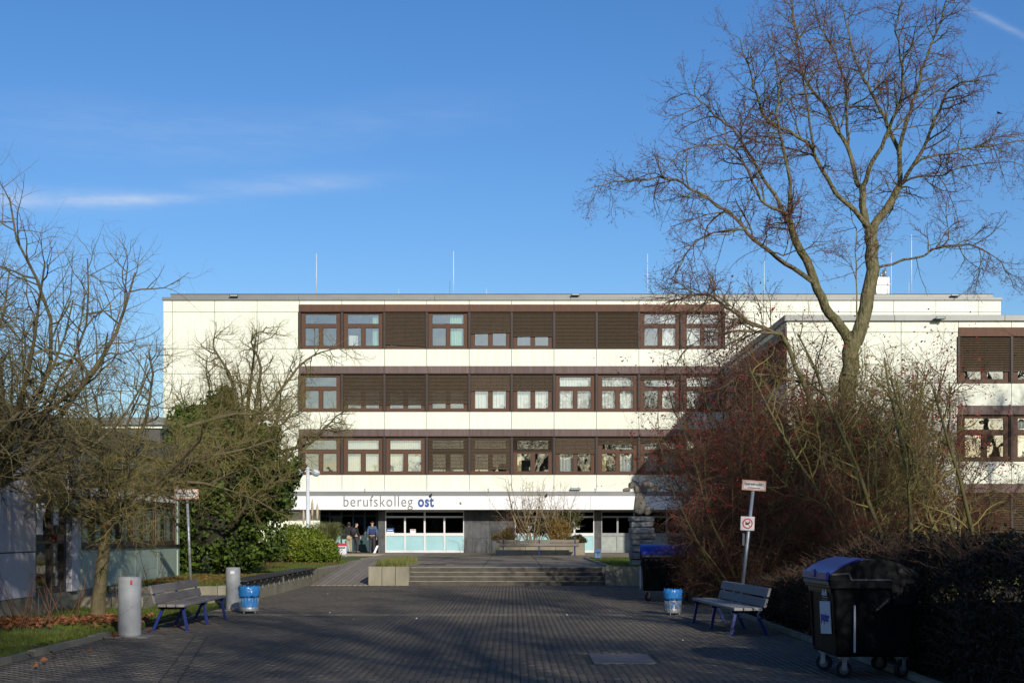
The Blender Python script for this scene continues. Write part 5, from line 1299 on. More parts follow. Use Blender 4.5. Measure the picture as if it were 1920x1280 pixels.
def litter_bin(px, base, top, w, label, inner, rz=0):
    Y = F * EYE / (base - 997); x = PX(px, Y); h = (base - top) * Y / F; rr = w * Y / F / 2
    e = empty('litter_bin', (x, Y, 0), label, 'litter bin', 'round bins with blue bags', rz=rz)
    prof = [(rr * .86, .07), (rr * .92, .1), (rr * .92, .2)]
    MB().lathe([(rr * .9, .05), (rr * .92, .06), (rr * .92, .13), (rr * .9, .14)], 24).obj('metal_base', GALV, e)
    rng = random.Random(int(px)); b = MB(); n = 40
    # perforated drum with bag showing through
    nz = 10; base_i = len(b.v)
    for k in range(nz + 1):
        z = .141 + (h * .68 - .141) * k / nz
        for j in range(n):
            a = 2 * math.pi * j / n; q = rr * (.90 + .025 * rng.random()); b.v.append((q * math.cos(a), q * math.sin(a), z))
    for k in range(nz):
        for j in range(n):
            j2 = (j + 1) % n; b.f.append((base_i + k * n + j, base_i + k * n + j2, base_i + (k + 1) * n + j2, base_i + (k + 1) * n + j)); b.m.append(0 if (not inner or rng.random() < .5) else 1); b.sm.append(True)
    b.obj('drum', [BAGBLUE, GALV], e)
    for j in range(18):
        a = 2 * math.pi * j / 18
        MB().tube([(rr * .945 * math.cos(a), rr * .945 * math.sin(a), .08), (rr * .945 * math.cos(a), rr * .945 * math.sin(a), h * .72)], .004, 5).obj('wire', GALV, e)
    # folded bag rim
    b = MB(); prof = [(.90, .62), (.99, .60), (1.03, .68), (1.02, .80), (1.04, .90), (1.0, .985), (.94, 1.0), (.88, .97), (.86, .6)]
    base_i = 0
    for q, z in prof:
        for j in range(n):
            a = 2 * math.pi * j / n; f = 1 + .035 * rng.gauss(0, 1); b.v.append((rr * q * f * math.cos(a), rr * q * f * math.sin(a), h * z + .012 * rng.gauss(0, 1)))
    for k in range(len(prof) - 1):
        for j in range(n):
            j2 = (j + 1) % n; b.f.append((k * n + j, k * n + j2, (k + 1) * n + j2, (k + 1) * n + j)); b.m.append(0); b.sm.append(True)
    b.obj('bag_rim', BAGBLUE, e)
    for a in (.6, 2.5, 4.3, 5.6): MB().tube([(rr * .8 * math.cos(a), rr * .8 * math.sin(a), .06), (rr * .95 * math.cos(a), rr * .95 * math.sin(a), 0)], .008, 5).obj('foot', GALV, e)
litter_bin(467, 1149, 1098, 38, 'round litter bin with blue bag on the left beside the pipe post', False)
litter_bin(1261.5, 1152, 1104, 33, 'round litter bin with blue bag on the right beside the bench', True)

# ------------------------------------------------------------------ waste containers
def container(loc, rz, label, text=True, flap=False):
    """local: long side along y, front faces -x, short end faces -y"""
    e = empty('waste_container', loc, label, 'container', 'wheeled waste containers', rz=rz)
    D, Ln = 1.02, 1.30
    zb, zt = .26, 1.17
    hx, hy = D / 2, Ln / 2
    t = .045
    b = MB()
    p = [(-hx + t, -hy + t, zb), (hx - .09, -hy + t, zb), (hx - .09, hy - t, zb), (-hx + t, hy - t, zb), (-hx, -hy, zt), (hx, -hy, zt), (hx, hy, zt), (-hx, hy, zt)]
    b.hexa(p); b.obj('body', BINBLACK, e, bevel=.03, seg=2)
    for k in range(2):      # stiffening ribs on the front
        yv = (-hy + .05, hy - .1)[k]
        MB().hexa([(-hx + t - .012, yv - .03, zb + .05), (-hx + t, yv - .03, zb + .05), (-hx + t, yv + .03, zb + .05), (-hx + t - .012, yv + .03, zb + .05), (-hx - .012, yv - .03, zt - .16), (-hx, yv - .03, zt - .16), (-hx, yv + .03, zt - .16), (-hx - .012, yv + .03, zt - .16)]).obj('rib', BINBLACK, e)
    teeth = MB()
    for k in range(9):
        yv = -hy + .05 + (Ln - .1) * k / 9; ww = (Ln - .1) / 9
        teeth.quad([(-hx - .02, yv, zt - .10), (-hx - .02, yv + ww, zt - .10), (-hx - .02, yv + ww / 2, zt - .17)]); teeth.quad([(-hx - .008, yv, zt - .10), (-hx - .008, yv + ww / 2, zt - .17), (-hx - .008, yv + ww, zt - .10)])
    teeth.obj('comb_edge', BLACKM, e)
    MB().box(-hx - .045, hx + .03, -hy - .03, hy + .03, zt - .1, zt - .002).obj('rim', BINDARK, e, bevel=.015, seg=2)
    MB().box(-hx - .075, -hx - .046, -hy + .02, hy - .02, zt - .055, zt - .0).obj('front_edge', mat('grey_edge', (.12, .12, .11), .5), e, bevel=.008)
    # barrel lid: profile in x-z
    def arc(x): u = (x + .02) / (hx + .05); return zt + .03 + .225 * max(0.0, 1 - u * u) ** .75
    xs_ = np.linspace(-hx - .05, hx + .03, 25); prof = [(float(x), arc(x)) for x in xs_]
    split = 9
    def lidshell(a, bb, mtl, nm, grow, yin):
        q = prof[a:bb + 1]; m_ = MB(); th = .02
        outer = [(x, z + grow) for x, z in q]; inner = [(x, z + grow - th) for x, z in q]
        y0_, y1_ = -hy - .03 + yin, hy + .03 - yin
        for k in range(len(q) - 1):
            m_.quad([(outer[k][0], y0_, outer[k][1]), (outer[k + 1][0], y0_, outer[k + 1][1]), (outer[k + 1][0], y1_, outer[k + 1][1]), (outer[k][0], y1_, outer[k][1])], 0, True)
            m_.quad([(inner[k][0], y0_, inner[k][1]), (inner[k][0], y1_, inner[k][1]), (inner[k + 1][0], y1_, inner[k + 1][1]), (inner[k + 1][0], y0_, inner[k + 1][1])], 0, True)
            for yv in (y0_, y1_): m_.quad([(outer[k][0], yv, outer[k][1]), (inner[k][0], yv, inner[k][1]), (inner[k + 1][0], yv, inner[k + 1][1]), (outer[k + 1][0], yv, outer[k + 1][1])])
        return m_.obj(nm, mtl, e)
    lidshell(0, split, BINBLUE, 'front_lid', .022, -.005)
    lidshell(split - 1, 24, BINBLUE if flap else BINDARK, 'rear_lid', .0, .0)
    MB().box(-hx - .085, -hx - .045, -hy + .0, hy - .0, zt + .0, zt + .105).obj('lid_lip', BINBLUE, e, bevel=.012)
    MB().box(-hx - .1, -hx - .075, -.07, .07, zt + .03, zt + .13).obj('lid_handle', BINBLUE, e, bevel=.008)
    for sgn, yv in ((1, -hy - .035), (-1, hy + .018)):
        poly = [(x, z - .004) for x, z in prof] + [(hx + .03, zt - .12), (hx - .35, zt - .12), (hx - .36, zt + .005), (-.32, zt + .005), (-.35, zt + .1), (-hx - .04, zt + .06)]
        poly = [(prof[0][0], zt)] + [(x, z - .004) for x, z in prof] + [(hx + .03, zt - .05), (hx - .1, zt - .28), (hx - .3, zt - .28), (hx - .34, zt - .002)]
        MB().prism(poly[::-1] if False else poly, yv, yv + .017).obj('lid_end', BINDARK, e)
        MB().bar((-.3, yv - .004, zt + .012), (hx - .34, yv - .004, zt + .012), .012, .02).bar((-.33, yv - .004, zt + .09), (-.3, yv - .004, zt + .012), .012, .02).bar((-hx - .03, yv - .004, zt + .075), (-.33, yv - .004, zt + .09), .012, .02).obj('lid_seam', mat('grey_edge', (.12, .12, .11), .5), e)
        MB().bar((-.02, yv - .012, zt - .36), (.16, yv - .012, zt - .20), .02, .03).obj('lid_lever', BLACKM, e)
        MB().tube([(.28, yv - .03, zt + .12), (.28, yv + .03, zt + .12)], .03, 10).obj('trunnion', BLACKM, e)
        MB().box(-hx + .24, -hx + .26, yv + .0, yv + .03, zb + .06, zb + .62).obj('reflector_strip', METALW, e)
    for sx in (-1, 1):
        for sy in (-1, 1):
            cx, cy = sx * (hx - .16), sy * (hy - .16)
            wv = MB().tube([(0, -.026, 0), (0, .026, 0)], .1, 22, 0).obj('wheel', RUBBER, e, (cx, cy, .1), rz=(.25 * sx - .3 * sy))
            MB().tube([(0, -.03, 0), (0, .03, 0)], .056, 18).tube([(0, -.036, 0), (0, .036, 0)], .022, 10).obj('rim', mat('dull_rim', (.2, .2, .2), .5, metal=.5), wv, (0, 0, 0))
            MB().box(-.03, .03, -.05, -.043, -.01, .135).box(-.03, .03, .043, .05, -.01, .135).box(-.055, .055, -.06, .06, .132, .162).obj('fork', GALV, e, (cx, cy, .1), rz=(.25 * sx - .3 * sy))
    if text:
        def fxp(zv): return -hx + t * (1 - (zv - zb) / (zt - zb))
        MB().hexa([(fxp(.55) - .022, -.50, .53), (fxp(.55) - .014, -.50, .53), (fxp(.55) - .014, .02, .50), (fxp(.55) - .022, .02, .50), (fxp(.95) - .022, -.50, .92), (fxp(.95) - .014, -.50, .92), (fxp(.95) - .014, .02, .90), (fxp(.95) - .022, .02, .90)]).obj('paper_notice', PAPER, e)
        q = text_obj('notice_lettering', 'papier', .16, INKBLUE, e, (fxp(.7) - .028, -.04, .67), offset=.004, extrude=.002, rz=-math.pi / 2, width=.42)
        q = text_obj('emblem', 'ebe', .17, PAPER, e, (fxp(1.0) - .026, -.12, .985), offset=.006, extrude=.002, rz=-math.pi / 2, width=.28)
        for k in range(2): MB().box(fxp(.96) - .026, fxp(.96) - .02, -.42 + .05 * k, -.14, .955 - .03 * k, .962 - .03 * k).obj('emblem_line', GALV, e)
    return e
c1 = container((4.32, 18.45, 0), math.radians(1.5), 'black wheeled waste container with blue lid at the near right', True)
c2 = container((3.98, 38.3, 0), math.radians(84), 'black waste container with blue lid half hidden by russet shrubs', False, True)

# ------------------------------------------------------------------ signs
def sign_post(px, top_py, base_px, Y, z0, label, extra=False, tilt=0.0, grp='leaning sign posts'):
    x0 = PX(base_px, Y); x1 = PX(px, Y); zt = PZ(top_py, Y)
    e = empty('sign_post', (x0, Y, z0), label, 'sign', grp)
    dx = x1 - x0; h = zt - z0
    MB().tube([(0, 0, -.1), (dx, 0, h)], .036, 12).obj('pole', GALV, e)
    k = dx / h
    w, hh = 45 * Y / F, 19 * Y / F
    cx = dx + k * .1; cz = h + hh * .48
    ang = math.atan2(dx, h) * .6 + tilt
    s = empty('sign_board', (0, 0, 0)); bpy.data.objects.remove(s)
    plate = MB().box(-w / 2, w / 2, -.012, .0, -hh / 2, hh / 2).obj('sign_board', SIGNR, e, (cx, -.045, cz), bevel=.003); plate.rotation_euler = (0, ang, 0)
    MB().box(-w / 2 + .035, w / 2 - .035, -.016, -.0125, -hh / 2 + .035, hh / 2 - .035).obj('sign_field', SIGNW, plate)
    text_obj('sign_text', 'Feuerwehrzufahrt', .1, INK, plate, (-w / 2 + .05, -.0175, .0), offset=.002, extrude=.001, width=w - .1)
    for q in range(1): MB().box(-w / 2 + .12, w / 2 - .12, -.0175, -.0162, -.06, -.045).obj('sign_text_line', INK, plate)
    MB().box(-.06, .06, -.0, .07, -.03, .03).obj('clamp', GALV, plate)
    if extra:
        f = .73; sx, sz = dx * f - .05, h * f
        p2 = MB().box(-.15, .15, -.012, 0, -.15, .15).obj('prohibition_board', SIGNW, e, (sx, -.06, sz), bevel=.02); p2.rotation_euler = (0, ang * .6, 0)
        rg = MB(); n = 28
        for j in range(n):
            a, c = 2 * math.pi * j / n, 2 * math.pi * (j + 1) / n
            rg.hexa([(.085 * math.cos(a), -.017, .085 * math.sin(a)), (.112 * math.cos(a), -.017, .112 * math.sin(a)), (.112 * math.cos(c), -.017, .112 * math.sin(c)), (.085 * math.cos(c), -.017, .085 * math.sin(c)), (.085 * math.cos(a), -.0125, .085 * math.sin(a)), (.112 * math.cos(a), -.0125, .112 * math.sin(a)), (.112 * math.cos(c), -.0125, .112 * math.sin(c)), (.085 * math.cos(c), -.0125, .085 * math.sin(c))])
        rg.bar((-.068, -.0155, .068), (.068, -.0155, -.068), .006, .022, up=(0, 1, 0)); rg.obj('red_ring', RED, p2)
        MB().box(-.045, .03, -.0145, -.0122, -.03, .02).box(.03, .05, -.0145, -.0122, .0, .05).obj('pictogram', INK, p2)
        p3 = MB().box(-.05, .05, -.01, 0, -.13, .13).obj('side_board', GALV, e, (dx * .6 - .09, .0, h * .6)); p3.rotation_euler = (0, ang, math.radians(60))
    return e
sign_post(351, 935, 358, 37.2, .46, 'leaning fire access sign on a grey pole before the ivy')
sign_post(1412, 919, 1386, 32.0, .02, 'leaning fire access sign with round prohibition sign behind the right bench', True)

# street lamp by the laurel
LYY = 63.5; lx = PX(577, LYY)
e = empty('street_lamp', (lx, LYY, .46), 'slim white lamp post with two lamp heads beside the laurel bush', 'lamp')
zt = PZ(879, LYY) - .46
MB().tube([(0, 0, -.05), (0, 0, .9), (0, 0, .95), (0, 0, zt)], [.095, .095, .08, .075], 14).obj('pole', METALW, e)
MB().lathe([(.085, zt - .02), (.085, zt + .05), (.03, zt + .08)], 12).obj('pole_cap', METALW, e)
for sx, sc in ((1, 1.0), (-1, .75)):
    MB().tube([(0, 0, zt - .1), (sx * .12, 0, zt - .09), (sx * .22, 0, zt - .1)], .035, 8).obj('arm', METALW, e)
    hd_ = MB().lathe([(.03, .12), (.14 * sc, .09), (.2 * sc, .02), (.2 * sc, -.01)], 18).obj('lamp_head', METALW, e, (sx * .34, 0, zt - .13)); hd_.rotation_euler = (0, sx * math.radians(22), 0)
    MB().lathe([(.19 * sc, -.012), (.19 * sc, -.07), (.13 * sc, -.15), (.03, -.18)], 18).obj('lamp_glass', LAMPG, hd_)

# boxes on the terrace
def terr_bin(px, base, top, w, label, body, lid):
    Y = F * (EYE - T) / (base - 997); x = PX(px, Y); h = (base - top) * Y / F; w_ = w * Y / F
    e = empty('waste_box', (x, Y, T), label, 'waste bin', 'small square bins on the terrace')
    MB().box(-w_ / 2, w_ / 2, -.16, .16, .10, h * .8).obj('body', body, e, bevel=.02, seg=2)
    MB().hexa([(-w_ / 2, -.17, h * .8 + .002), (w_ / 2, -.17, h * .8 + .002), (w_ / 2, .17, h * .8 + .002), (-w_ / 2, .17, h * .8 + .002), (-w_ / 2 + .03, -.1, h), (w_ / 2 - .03, -.1, h), (w_ / 2 - .03, .12, h), (-w_ / 2 + .03, .12, h)]).obj('hood', lid, e, bevel=.02, seg=2)
    MB().box(-w_ / 2 + .05, w_ / 2 - .05, -.166, -.15, h * .62, h * .72).obj('opening', BLACKM, e)
    for sx in (-1, 1): MB().box(sx * (w_ / 2 - .03) - .02, sx * (w_ / 2 - .03) + .02, -.02, .02, 0, .11).obj('leg', GALV, e)
    MB().lathe([(.035, 0), (.035, .004)], 10).obj('emblem', BLUETXT, e, (0, -.164, h * .5)).rotation_euler = (math.pi / 2, 0, 0)
terr_bin(641.5, 1043, 1018, 17, 'white waste bin with red hood beside the laurel bush', BOXWHITE, RED)
terr_bin(1120.5, 1050, 1028, 13, 'small blue grey waste bin on the terrace near the sculpture', BOXBLUE, BOXBLUE)

# terrace planter with shrubs
PY0 = 76.2
pt = empty('concrete_planter', (1.4, PY0, T), 'long concrete planter with bare shrubs on the terrace behind the bench', 'planter')
pxa, pxb = PX(929, PY0), PX(1097, PY0)
for k in range(3):
    a = pxa + (pxb - pxa) * k / 3; b_ = pxa + (pxb - pxa) * (k + 1) / 3
    MB().box(a + .005, b_ - .005, PY0, PY0 + .15, T, T + .62).obj('front_block', CONC, pt, local=False, bevel=.012)
    MB().box(a + .005, b_ - .005, PY0 + 2.0, PY0 + 2.15, T, T + .62).obj('back_block', CONC, pt, local=False, bevel=.012)
MB().box(pxa, pxa + .15, PY0 + .16, PY0 + 1.99, T, T + .62).obj('end_block', CONC, pt, local=False, bevel=.012); MB().box(pxb - .15, pxb, PY0 + .16, PY0 + 1.99, T, T + .62).obj('end_block', CONC, pt, local=False, bevel=.012)
MB().box(pxa + .16, pxb - .16, PY0 + .16, PY0 + 1.99, T, T + .55).obj('soil', EARTH, pt, local=False)
ZS = T + .5
def stem_shrub(name, loc, label, seed, h, spread, nst, wm, tm, par=None, r0=.018):
    s = shrub_plant(seed, h, spread, nst, par, r0)
    e = empty(name, loc, label, 'shrub'); wood_objs(s, e, 'stems', 'twigs', wm, tm, (0, 0, 0)); return s, e
thin = dict(cpm=[0, 2.0, 3.2, 0.0], len=[(0, 0), (.3, 1.0), (.2, .5), (.1, .2)], rad=[.018, .011, .008, .006])
stem_shrub('bare_shrub', (PX(1000, PY0 + 1), PY0 + 1.0, ZS), 'tall straw coloured bare shrub in the middle of the terrace planter', 401, 3.9, 1.2, 24, STRAW, STRAW, dict(thin, cpm=[0, 3.2, 4.5, 0], rad=[.022, .013, .010, .007]), .024)
stem_shrub('bare_shrub', (PX(1045, PY0 + 1), PY0 + 1.1, ZS), 'thin bare shrub leaning right out of the terrace planter', 402, 3.3, 1.3, 18, STRAW, STRAW, dict(thin, trop=[0, 0, 0, 0], cpm=[0, 3.0, 4.2, 0], rad=[.02, .012, .009, .007]), .021)
stem_shrub('bare_shrub', (PX(970, PY0 + 1), PY0 + 1.1, ZS), 'reddish bare shrub at the left in the terrace planter', 403, 2.4, 1.0, 16, SHRUBT, SHRUBT, thin, .014)
leaf_bush('clipped_bush', (PX(946, PY0 + 1), PY0 + .9, ZS), 'brown clipped bush at the left end of the terrace planter', [(-.15, 0, .42, .45, .5, .34), (.2, 0, .5, .4, .5, .36)], 3500, .07, HEDGEB, SHRUBT, 411, 16, (.1, .2))
leaf_bush('clipped_bush', (PX(1081, PY0 + 1), PY0 + .9, ZS), 'dark clipped bush at the right end of the terrace planter', [(0, 0, .28, .5, .5, .24)], 2600, .07, leafmat('dark_bush_leaf', (.07, .075, .02), (.05, .04, .015)), SHRUBT, 412, 16, (.1, .18))
leaf_bush('round_bush', (PX(1047, PY0 + .6), PY0 + .6, ZS), 'round golden brown bush right of the middle in the terrace planter', [(0, 0, .78, .58, .5, .62)], 5200, .06, leafmat('golden_leaf', (.28, .17, .045), (.19, .14, .04)), GOLD, 413, 30, (.1, .2), stems=20)
leaf_bush('evergreen_bush', (PX(1065, PY0 + 1.6), PY0 + 1.5, ZS), 'dark green evergreen bush at the right in the terrace planter', [(.1, 0, 1.3, .6, .5, .5), (-.7, 0, 1.0, .4, .4, .5), (-1.5, -.1, .9, .35, .4, .4)], 4200, .08, leafmat('evergreen_leaf', (.06, .075, .018), (.04, .055, .014)), BARKO, 414, 22, (.14, .25))

# pampas grass and dry shrub behind the laurel
r = np.random.RandomState(61)
e = empty('pampas_grass', (PX(612, 65.5), 65.5, .46), 'tall pampas grass clump with pale plumes behind the laurel bush', 'grass')
tb = Tubes(); g = random.Random(62)
for i in range(900):
    a = g.random() * 6.283; rr = .25 * g.random(); ln = g.uniform(1.1, 1.9); le = g.uniform(.1, .75)
    p0 = (math.cos(a) * rr, math.sin(a) * rr, 0); dx, dy = math.cos(a) * le, math.sin(a) * le
    tb.add([p0, (p0[0] + dx * .25, p0[1] + dy * .25, ln * .55), (p0[0] + dx * .7, p0[1] + dy * .7, ln * .92), (p0[0] + dx * 1.15, p0[1] + dy * 1.15, ln * (.98 - .2 * le))], [.008, .008, .005, .001], 3)
o_ = bpy.data.objects.new('blades', tb.mesh('blades', PAMPAS, False)); put(o_, e, (0, 0, 0), local=True); tag(o_, kind='stuff')
for (dx, h) in ((-.62, 2.75), (-.40, 2.55), (-1.0, 2.3), (-.75, 2.2)):
    b = MB().tube([(dx * .4, 0, 0), (dx * .9, 0, h * .6), (dx, 0, h * .72)], .012, 5)
    b.lathe([(.01, h * .70), (.05, h * .76), (.06, h * .84), (.05, h * .92), (.012, h)], 8, (dx, 0, 0)); b.obj('plume', PLUME, e)
stem_shrub('dry_shrub', (PX(550, 64.5), 64.5, .46), 'russet dry shrub behind the laurel bush left of the lamp post', 421, 2.0, 1.2, 26, GOLD, mat('rust_twig', (.33, .15, .06), .7, var=.2, island=.3), dict(cpm=[0, 3, 5, 0], len=[(0, 0), (.2, .6), (.1, .3), (.1, .2)], rad=[.012, .01, .008, .006]), .014)
for i, (px, Y, z0, h, n_, lab) in enumerate(((505, 51, .46, 1.5, 26, 'thicket of dry red stems between ivy and laurel'), (30, 27.5, .04, 1.5, 9, 'dry dead stems before the pale wall at the far left'), (120, 28.6, .04, 1.5, 9, 'dry dead stems left of the slim trunk'), (235, 30.5, .04, 1.2, 7, 'dry dead stems right of the slim trunk'), (70, 26.5, .04, .9, 10, 'low dry weeds in the fallen leaves'), (280, 39, .46, .9, 6, 'dry stems before the green panels of the pavilion'))):
    stem_shrub('dead_weed', (PX(px, Y), Y, z0), lab, 430 + i, h, .9 if i else 1.6, n_, SHRUBT, SHRUBT, dict(cpm=[0, 1.6, 2.2, 0], len=[(0, 0), (.15, .5), (.08, .2), (.1, .2)], rad=[.009, .005, .004, .004]), .009)

# ------------------------------------------------------------------ sculpture
SYY = 51.2; sx0 = PX(1203, SYY)
k_ = SYY / F
e = empty('stone_sculpture', (sx0, SYY, .6), 'stone sculpture of beaked heads on a pedestal of stacked slabs', 'sculpture')
tops = [1062, 1048, 1035, 1022, 1011, 1000, 988, 977.5, 967.5]
g = random.Random(71)
for a, b_ in zip(tops[:-1], tops[1:]):
    z0, z1 = PZ(a, SYY) - .6, PZ(b_, SYY) - .6; w = 22 * k_ * g.uniform(.94, 1.08); ox = g.uniform(-.025, .025)
    o_ = MB().hexa([(ox - w, -.38, max(z0, -.02) + .004), (ox + w * g.uniform(.95, 1.05), -.38, max(z0, -.02) + .004), (ox + w, .38, z0 + .004), (ox - w, .38, z0 + .004), (ox - w * g.uniform(.94, 1.03), -.37 + g.uniform(-.04, .04), z1 - .008), (ox + w * g.uniform(.94, 1.03), -.37, z1 - .012), (ox + w, .37, z1 - .006), (ox - w, .37, z1 - .008)]).obj('slab', STONE2, e, bevel=.045, seg=3)
    sd_ = o_.modifiers.new('sub', 'SUBSURF'); sd_.subdivision_type = 'SIMPLE'; sd_.levels = 2; sd_.render_levels = 2
    tx = bpy.data.textures.get('rough') or bpy.data.textures.new('rough', 'CLOUDS'); tx.noise_scale = .3
    dm_ = o_.modifiers.new('rough', 'DISPLACE'); dm_.texture = tx; dm_.strength = .05; dm_.mid_level = .5; dm_.texture_coords = 'GLOBAL'
def sp(px, py, y=0): return (PX(px, SYY) - sx0, y, PZ(py, SYY) - .6)
tx2 = bpy.data.textures.new('rough_fine', 'CLOUDS'); tx2.noise_scale = .16
def carve(nm, V, R, E=None):
    q = skin_obj(nm, V, E or [(i, i + 1) for i in range(len(V) - 1)], R, STONE, e, sub=3)
    m_ = q.modifiers.new('rough', 'DISPLACE'); m_.texture = tx2; m_.strength = .055; m_.mid_level = .5
carve('torso', [sp(1197, 966), sp(1199, 950), sp(1200, 936), sp(1200, 922)], [(.21, .22), (.19, .21), (.17, .2), (.14, .17)])
carve('haunch', [sp(1208, 950), sp(1215, 955), sp(1216, 966)], [(.1, .15), (.12, .17), (.1, .15)])
for s_, nm in ((-1, 'left_head'), (1, 'right_head')):
    def q(dx, py): return sp(1201 + s_ * dx, py)
    carve(nm, [q(3, 926), q(6, 915), q(11, 905), q(17, 909), q(20, 915)], [(.12, .15), (.13, .16), (.13, .16), (.12, .14), (.075, .1)])
    carve('beak', [q(18, 917), q(25, 918), q(33, 918.5)], [(.06, .08), (.05, .07), (.03, .045)])

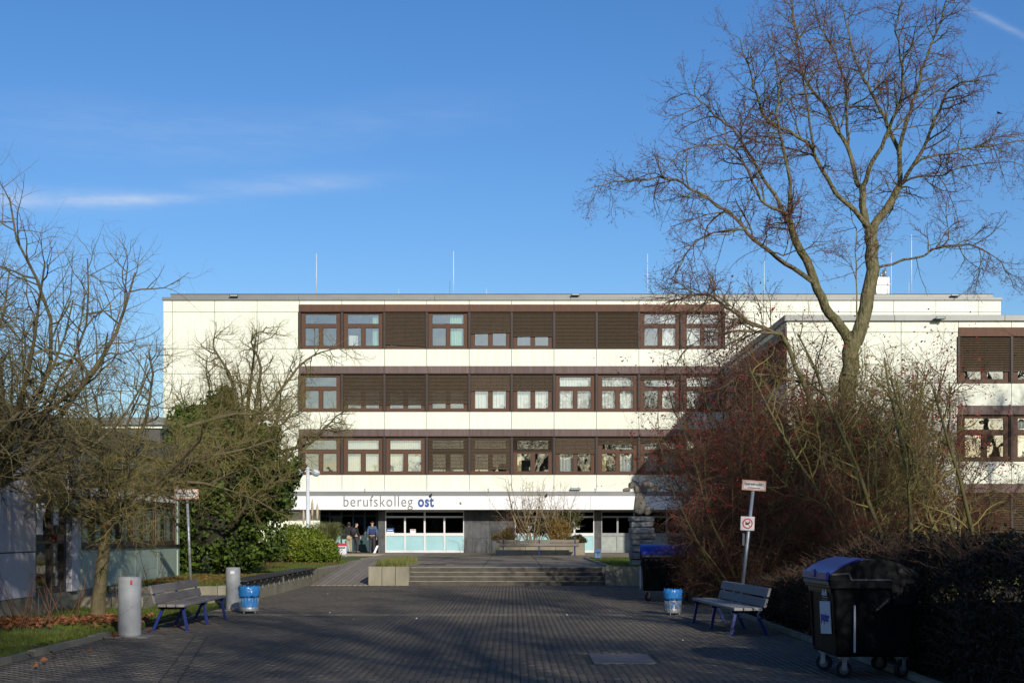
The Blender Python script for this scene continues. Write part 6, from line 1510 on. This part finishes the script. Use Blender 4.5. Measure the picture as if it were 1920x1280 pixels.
# ------------------------------------------------------------------ people
def person(loc, rz, label, top_m, leg_m, arms=((.26, -.04, 1.12, .25, .08, .88), (.26, -.04, 1.12, .25, .08, .88)), stride=0.0, vest=None, hood=False, pack=None, scale=1.0, collar=None, headturn=0.0):
    e = empty('person', loc, label, 'person', rz=rz); e.scale = (scale,) * 3
    v, ed, rad, idx = [], [], [], {}
    def add(k, p, r_, par=None):
        idx[k] = len(v); v.append(p); rad.append(r_)
        if par: ed.append((idx[par], idx[k]))
    add('pelvis', (0, 0, .95), (.155, .11)); add('belly', (0, 0, 1.1), (.145, .105), 'pelvis'); add('chest', (0, 0, 1.32), (.165, .115), 'belly'); add('neckb', (0, 0, 1.46), (.075, .07), 'chest')
    add('neck', (0, .01, 1.53), .055, 'neckb'); add('jaw', (0, .03, 1.60), (.066, .075), 'neck'); add('head', (0, .015, 1.67), (.076, .092), 'jaw'); add('crown', (0, 0, 1.735), (.06, .07), 'head')
    add('nose', (0, .125, 1.645), .012, 'jaw')
    for i, sd in enumerate((-1, 1)):
        s_ = 'lr'[i]; a = arms[i]; st = stride * sd
        add('sh' + s_, (sd * .18, 0, 1.42), .062, 'chest'); add('el' + s_, (sd * a[0], a[1], a[2]), .046, 'sh' + s_); add('wr' + s_, (sd * a[3], a[4], a[5]), .031, 'el' + s_)
        hx_, hy_, hz_ = sd * a[3], a[4] + .02, a[5] - .08; add('pa' + s_, (hx_, hy_, hz_), (.036, .018), 'wr' + s_)
        for f in range(4): add('f%d%s' % (f, s_), (hx_ - sd * .005, hy_ - .03 + .02 * f, hz_ - .085 - .01 * (f in (1, 2))), .0085, 'pa' + s_)
        add('th' + s_, (hx_ - sd * .005, hy_ + .055, hz_ - .03), .010, 'pa' + s_)
        add('hi' + s_, (sd * .09, 0, .88), .09, 'pelvis'); add('kn' + s_, (sd * .10, .03 + st * .7, .50), .058, 'hi' + s_); add('an' + s_, (sd * .11, -.02 + st, .09), .04, 'kn' + s_); add('to' + s_, (sd * .12, .15 + st, .04), (.04, .03), 'an' + s_)
    skin_obj('body', v, ed, rad, SKIN, e)
    def cloth(name, keys, m_, grow, over=None):
        ks = [k for k in keys]; mp_ = {idx[k]: i for i, k in enumerate(ks)}
        vv = [v[idx[k]] for k in ks]; rr_ = [(q[0] + grow, q[1] + grow) if hasattr(q, '__len__') else (q + grow, q + grow) for q in (rad[idx[k]] for k in ks)]
        ee = [(mp_[a], mp_[b_]) for a, b_ in ed if a in mp_ and b_ in mp_]
        return skin_obj(name, vv, ee, rr_, m_, e)
    cloth('trousers', ['pelvis', 'hil', 'knl', 'anl', 'hir', 'knr', 'anr'], leg_m, .022)
    cloth('jacket', ['pelvis', 'belly', 'chest', 'neckb', 'shl', 'ell', 'wrl', 'shr', 'elr', 'wrr'], top_m, .034)
    if vest: cloth('vest', ['pelvis', 'belly', 'chest', 'neckb', 'shl', 'shr'], vest, .046)
    for s_ in 'lr':
        a, t_ = v[idx['an' + s_]], v[idx['to' + s_]]
        MB().hexa([(a[0] - .045, a[1] - .06, 0), (a[0] + .045, a[1] - .06, 0), (t_[0] + .05, t_[1] + .06, 0), (t_[0] - .05, t_[1] + .06, 0), (a[0] - .04, a[1] - .05, .11), (a[0] + .04, a[1] - .05, .11), (t_[0] + .04, t_[1] + .04, .06), (t_[0] - .04, t_[1] + .04, .06)]).obj('shoe', CCHAR, e, bevel=.015, seg=2)
    if hood:
        skin_obj('hood', [(0, -.01, 1.5), (0, -.015, 1.62), (0, -.01, 1.72)], [(0, 1), (1, 2)], [(.13, .12), (.125, .125), (.10, .10)], top_m, e)
    else:
        skin_obj('hair', [(0, -.035, 1.64), (0, -.02, 1.71), (0, .01, 1.755)], [(0, 1), (1, 2)], [(.074, .06), (.086, .085), (.06, .07)], HAIR, e)
        for sd in (-1, 1):
            MB().lathe([(.008, -.03), (.016, 0), (.008, .03)], 6, (sd * .082, .005, 1.65)).obj('ear', SKIN, e)
            MB().lathe([(.003, -.008), (.010, 0), (.003, .008)], 6, (sd * .03, .112, 1.672)).obj('eye', HAIR, e)
        MB().box(-.025, .025, .105, .114, 1.598, 1.606).obj('mouth', mat('lips', (.3, .1, .08), .5), e)
    if collar: skin_obj('collar', [(0, -.02, 1.45), (0, -.015, 1.53)], [(0, 1)], [(.11, .1), (.09, .09)], collar, e)
    return e
PYY = 84.3
p1 = person((PX(655, PYY), PYY - .2, T), .15, 'person in black hooded jacket and tan trousers seen from behind at the entrance', CBLACK, CTAN, hood=True, arms=((.30, .02, 1.1, .30, .1, .92), (.27, .0, 1.12, .2, .15, .95)))
bg = empty('bag', (PX(646, PYY), PYY - .3, T + .78), 'dark bag held at the side of the person in tan trousers', 'bag'); MB().lathe([(.08, 0), (.19, .08), (.2, .25), (.12, .36), (.03, .4)], 14).obj('sack', CBLACK, bg); MB().tube([(0, 0, .38), (0, .08, .52), (.08, .1, .58)], .015, 6).obj('strap', CBLACK, bg)
bp_ = empty('backpack', (PX(664.5, PYY), PYY - .45, T + 1.0), 'dark backpack on the back of the person in tan trousers', 'backpack'); MB().lathe([(.11, 0), (.15, .05), (.15, .3), (.09, .42)], 14).obj('sack', CCHAR, bp_); MB().box(-.09, .09, -.165, -.12, .05, .22).obj('pocket', CBLACK, bp_, bevel=.02)
p2 = person((PX(667.5, PYY), PYY + .1, T), math.radians(-75), 'person in black and grey jacket and dark trousers turned to the right', CBLACK, CCHAR, collar=CGREY, stride=.06, vest=CGREY, arms=((.24, -.05, 1.12, .22, .08, .9), (.24, .06, 1.13, .16, .2, .98)), scale=.97)
p3 = person((PX(698, PYY), PYY, T), 0.1, 'person in navy vest and charcoal trousers seen from behind at the door', CBLUEG, CCHAR, vest=CNAVY, scale=1.02)
wb = MB().hexa([(-.1, 0, 0), (.02, 0, 0), (.02, .04, 0), (-.1, .04, 0), (.08, .05, .42), (.2, .05, .42), (.2, .09, .42), (.08, .09, .42)]).obj('leaning_board', WHITE, None, (PX(703.5, PYY), PYY - .1, T)); tag(wb, 'narrow pale board leaning at the entrance beside the navy vest person', 'board')
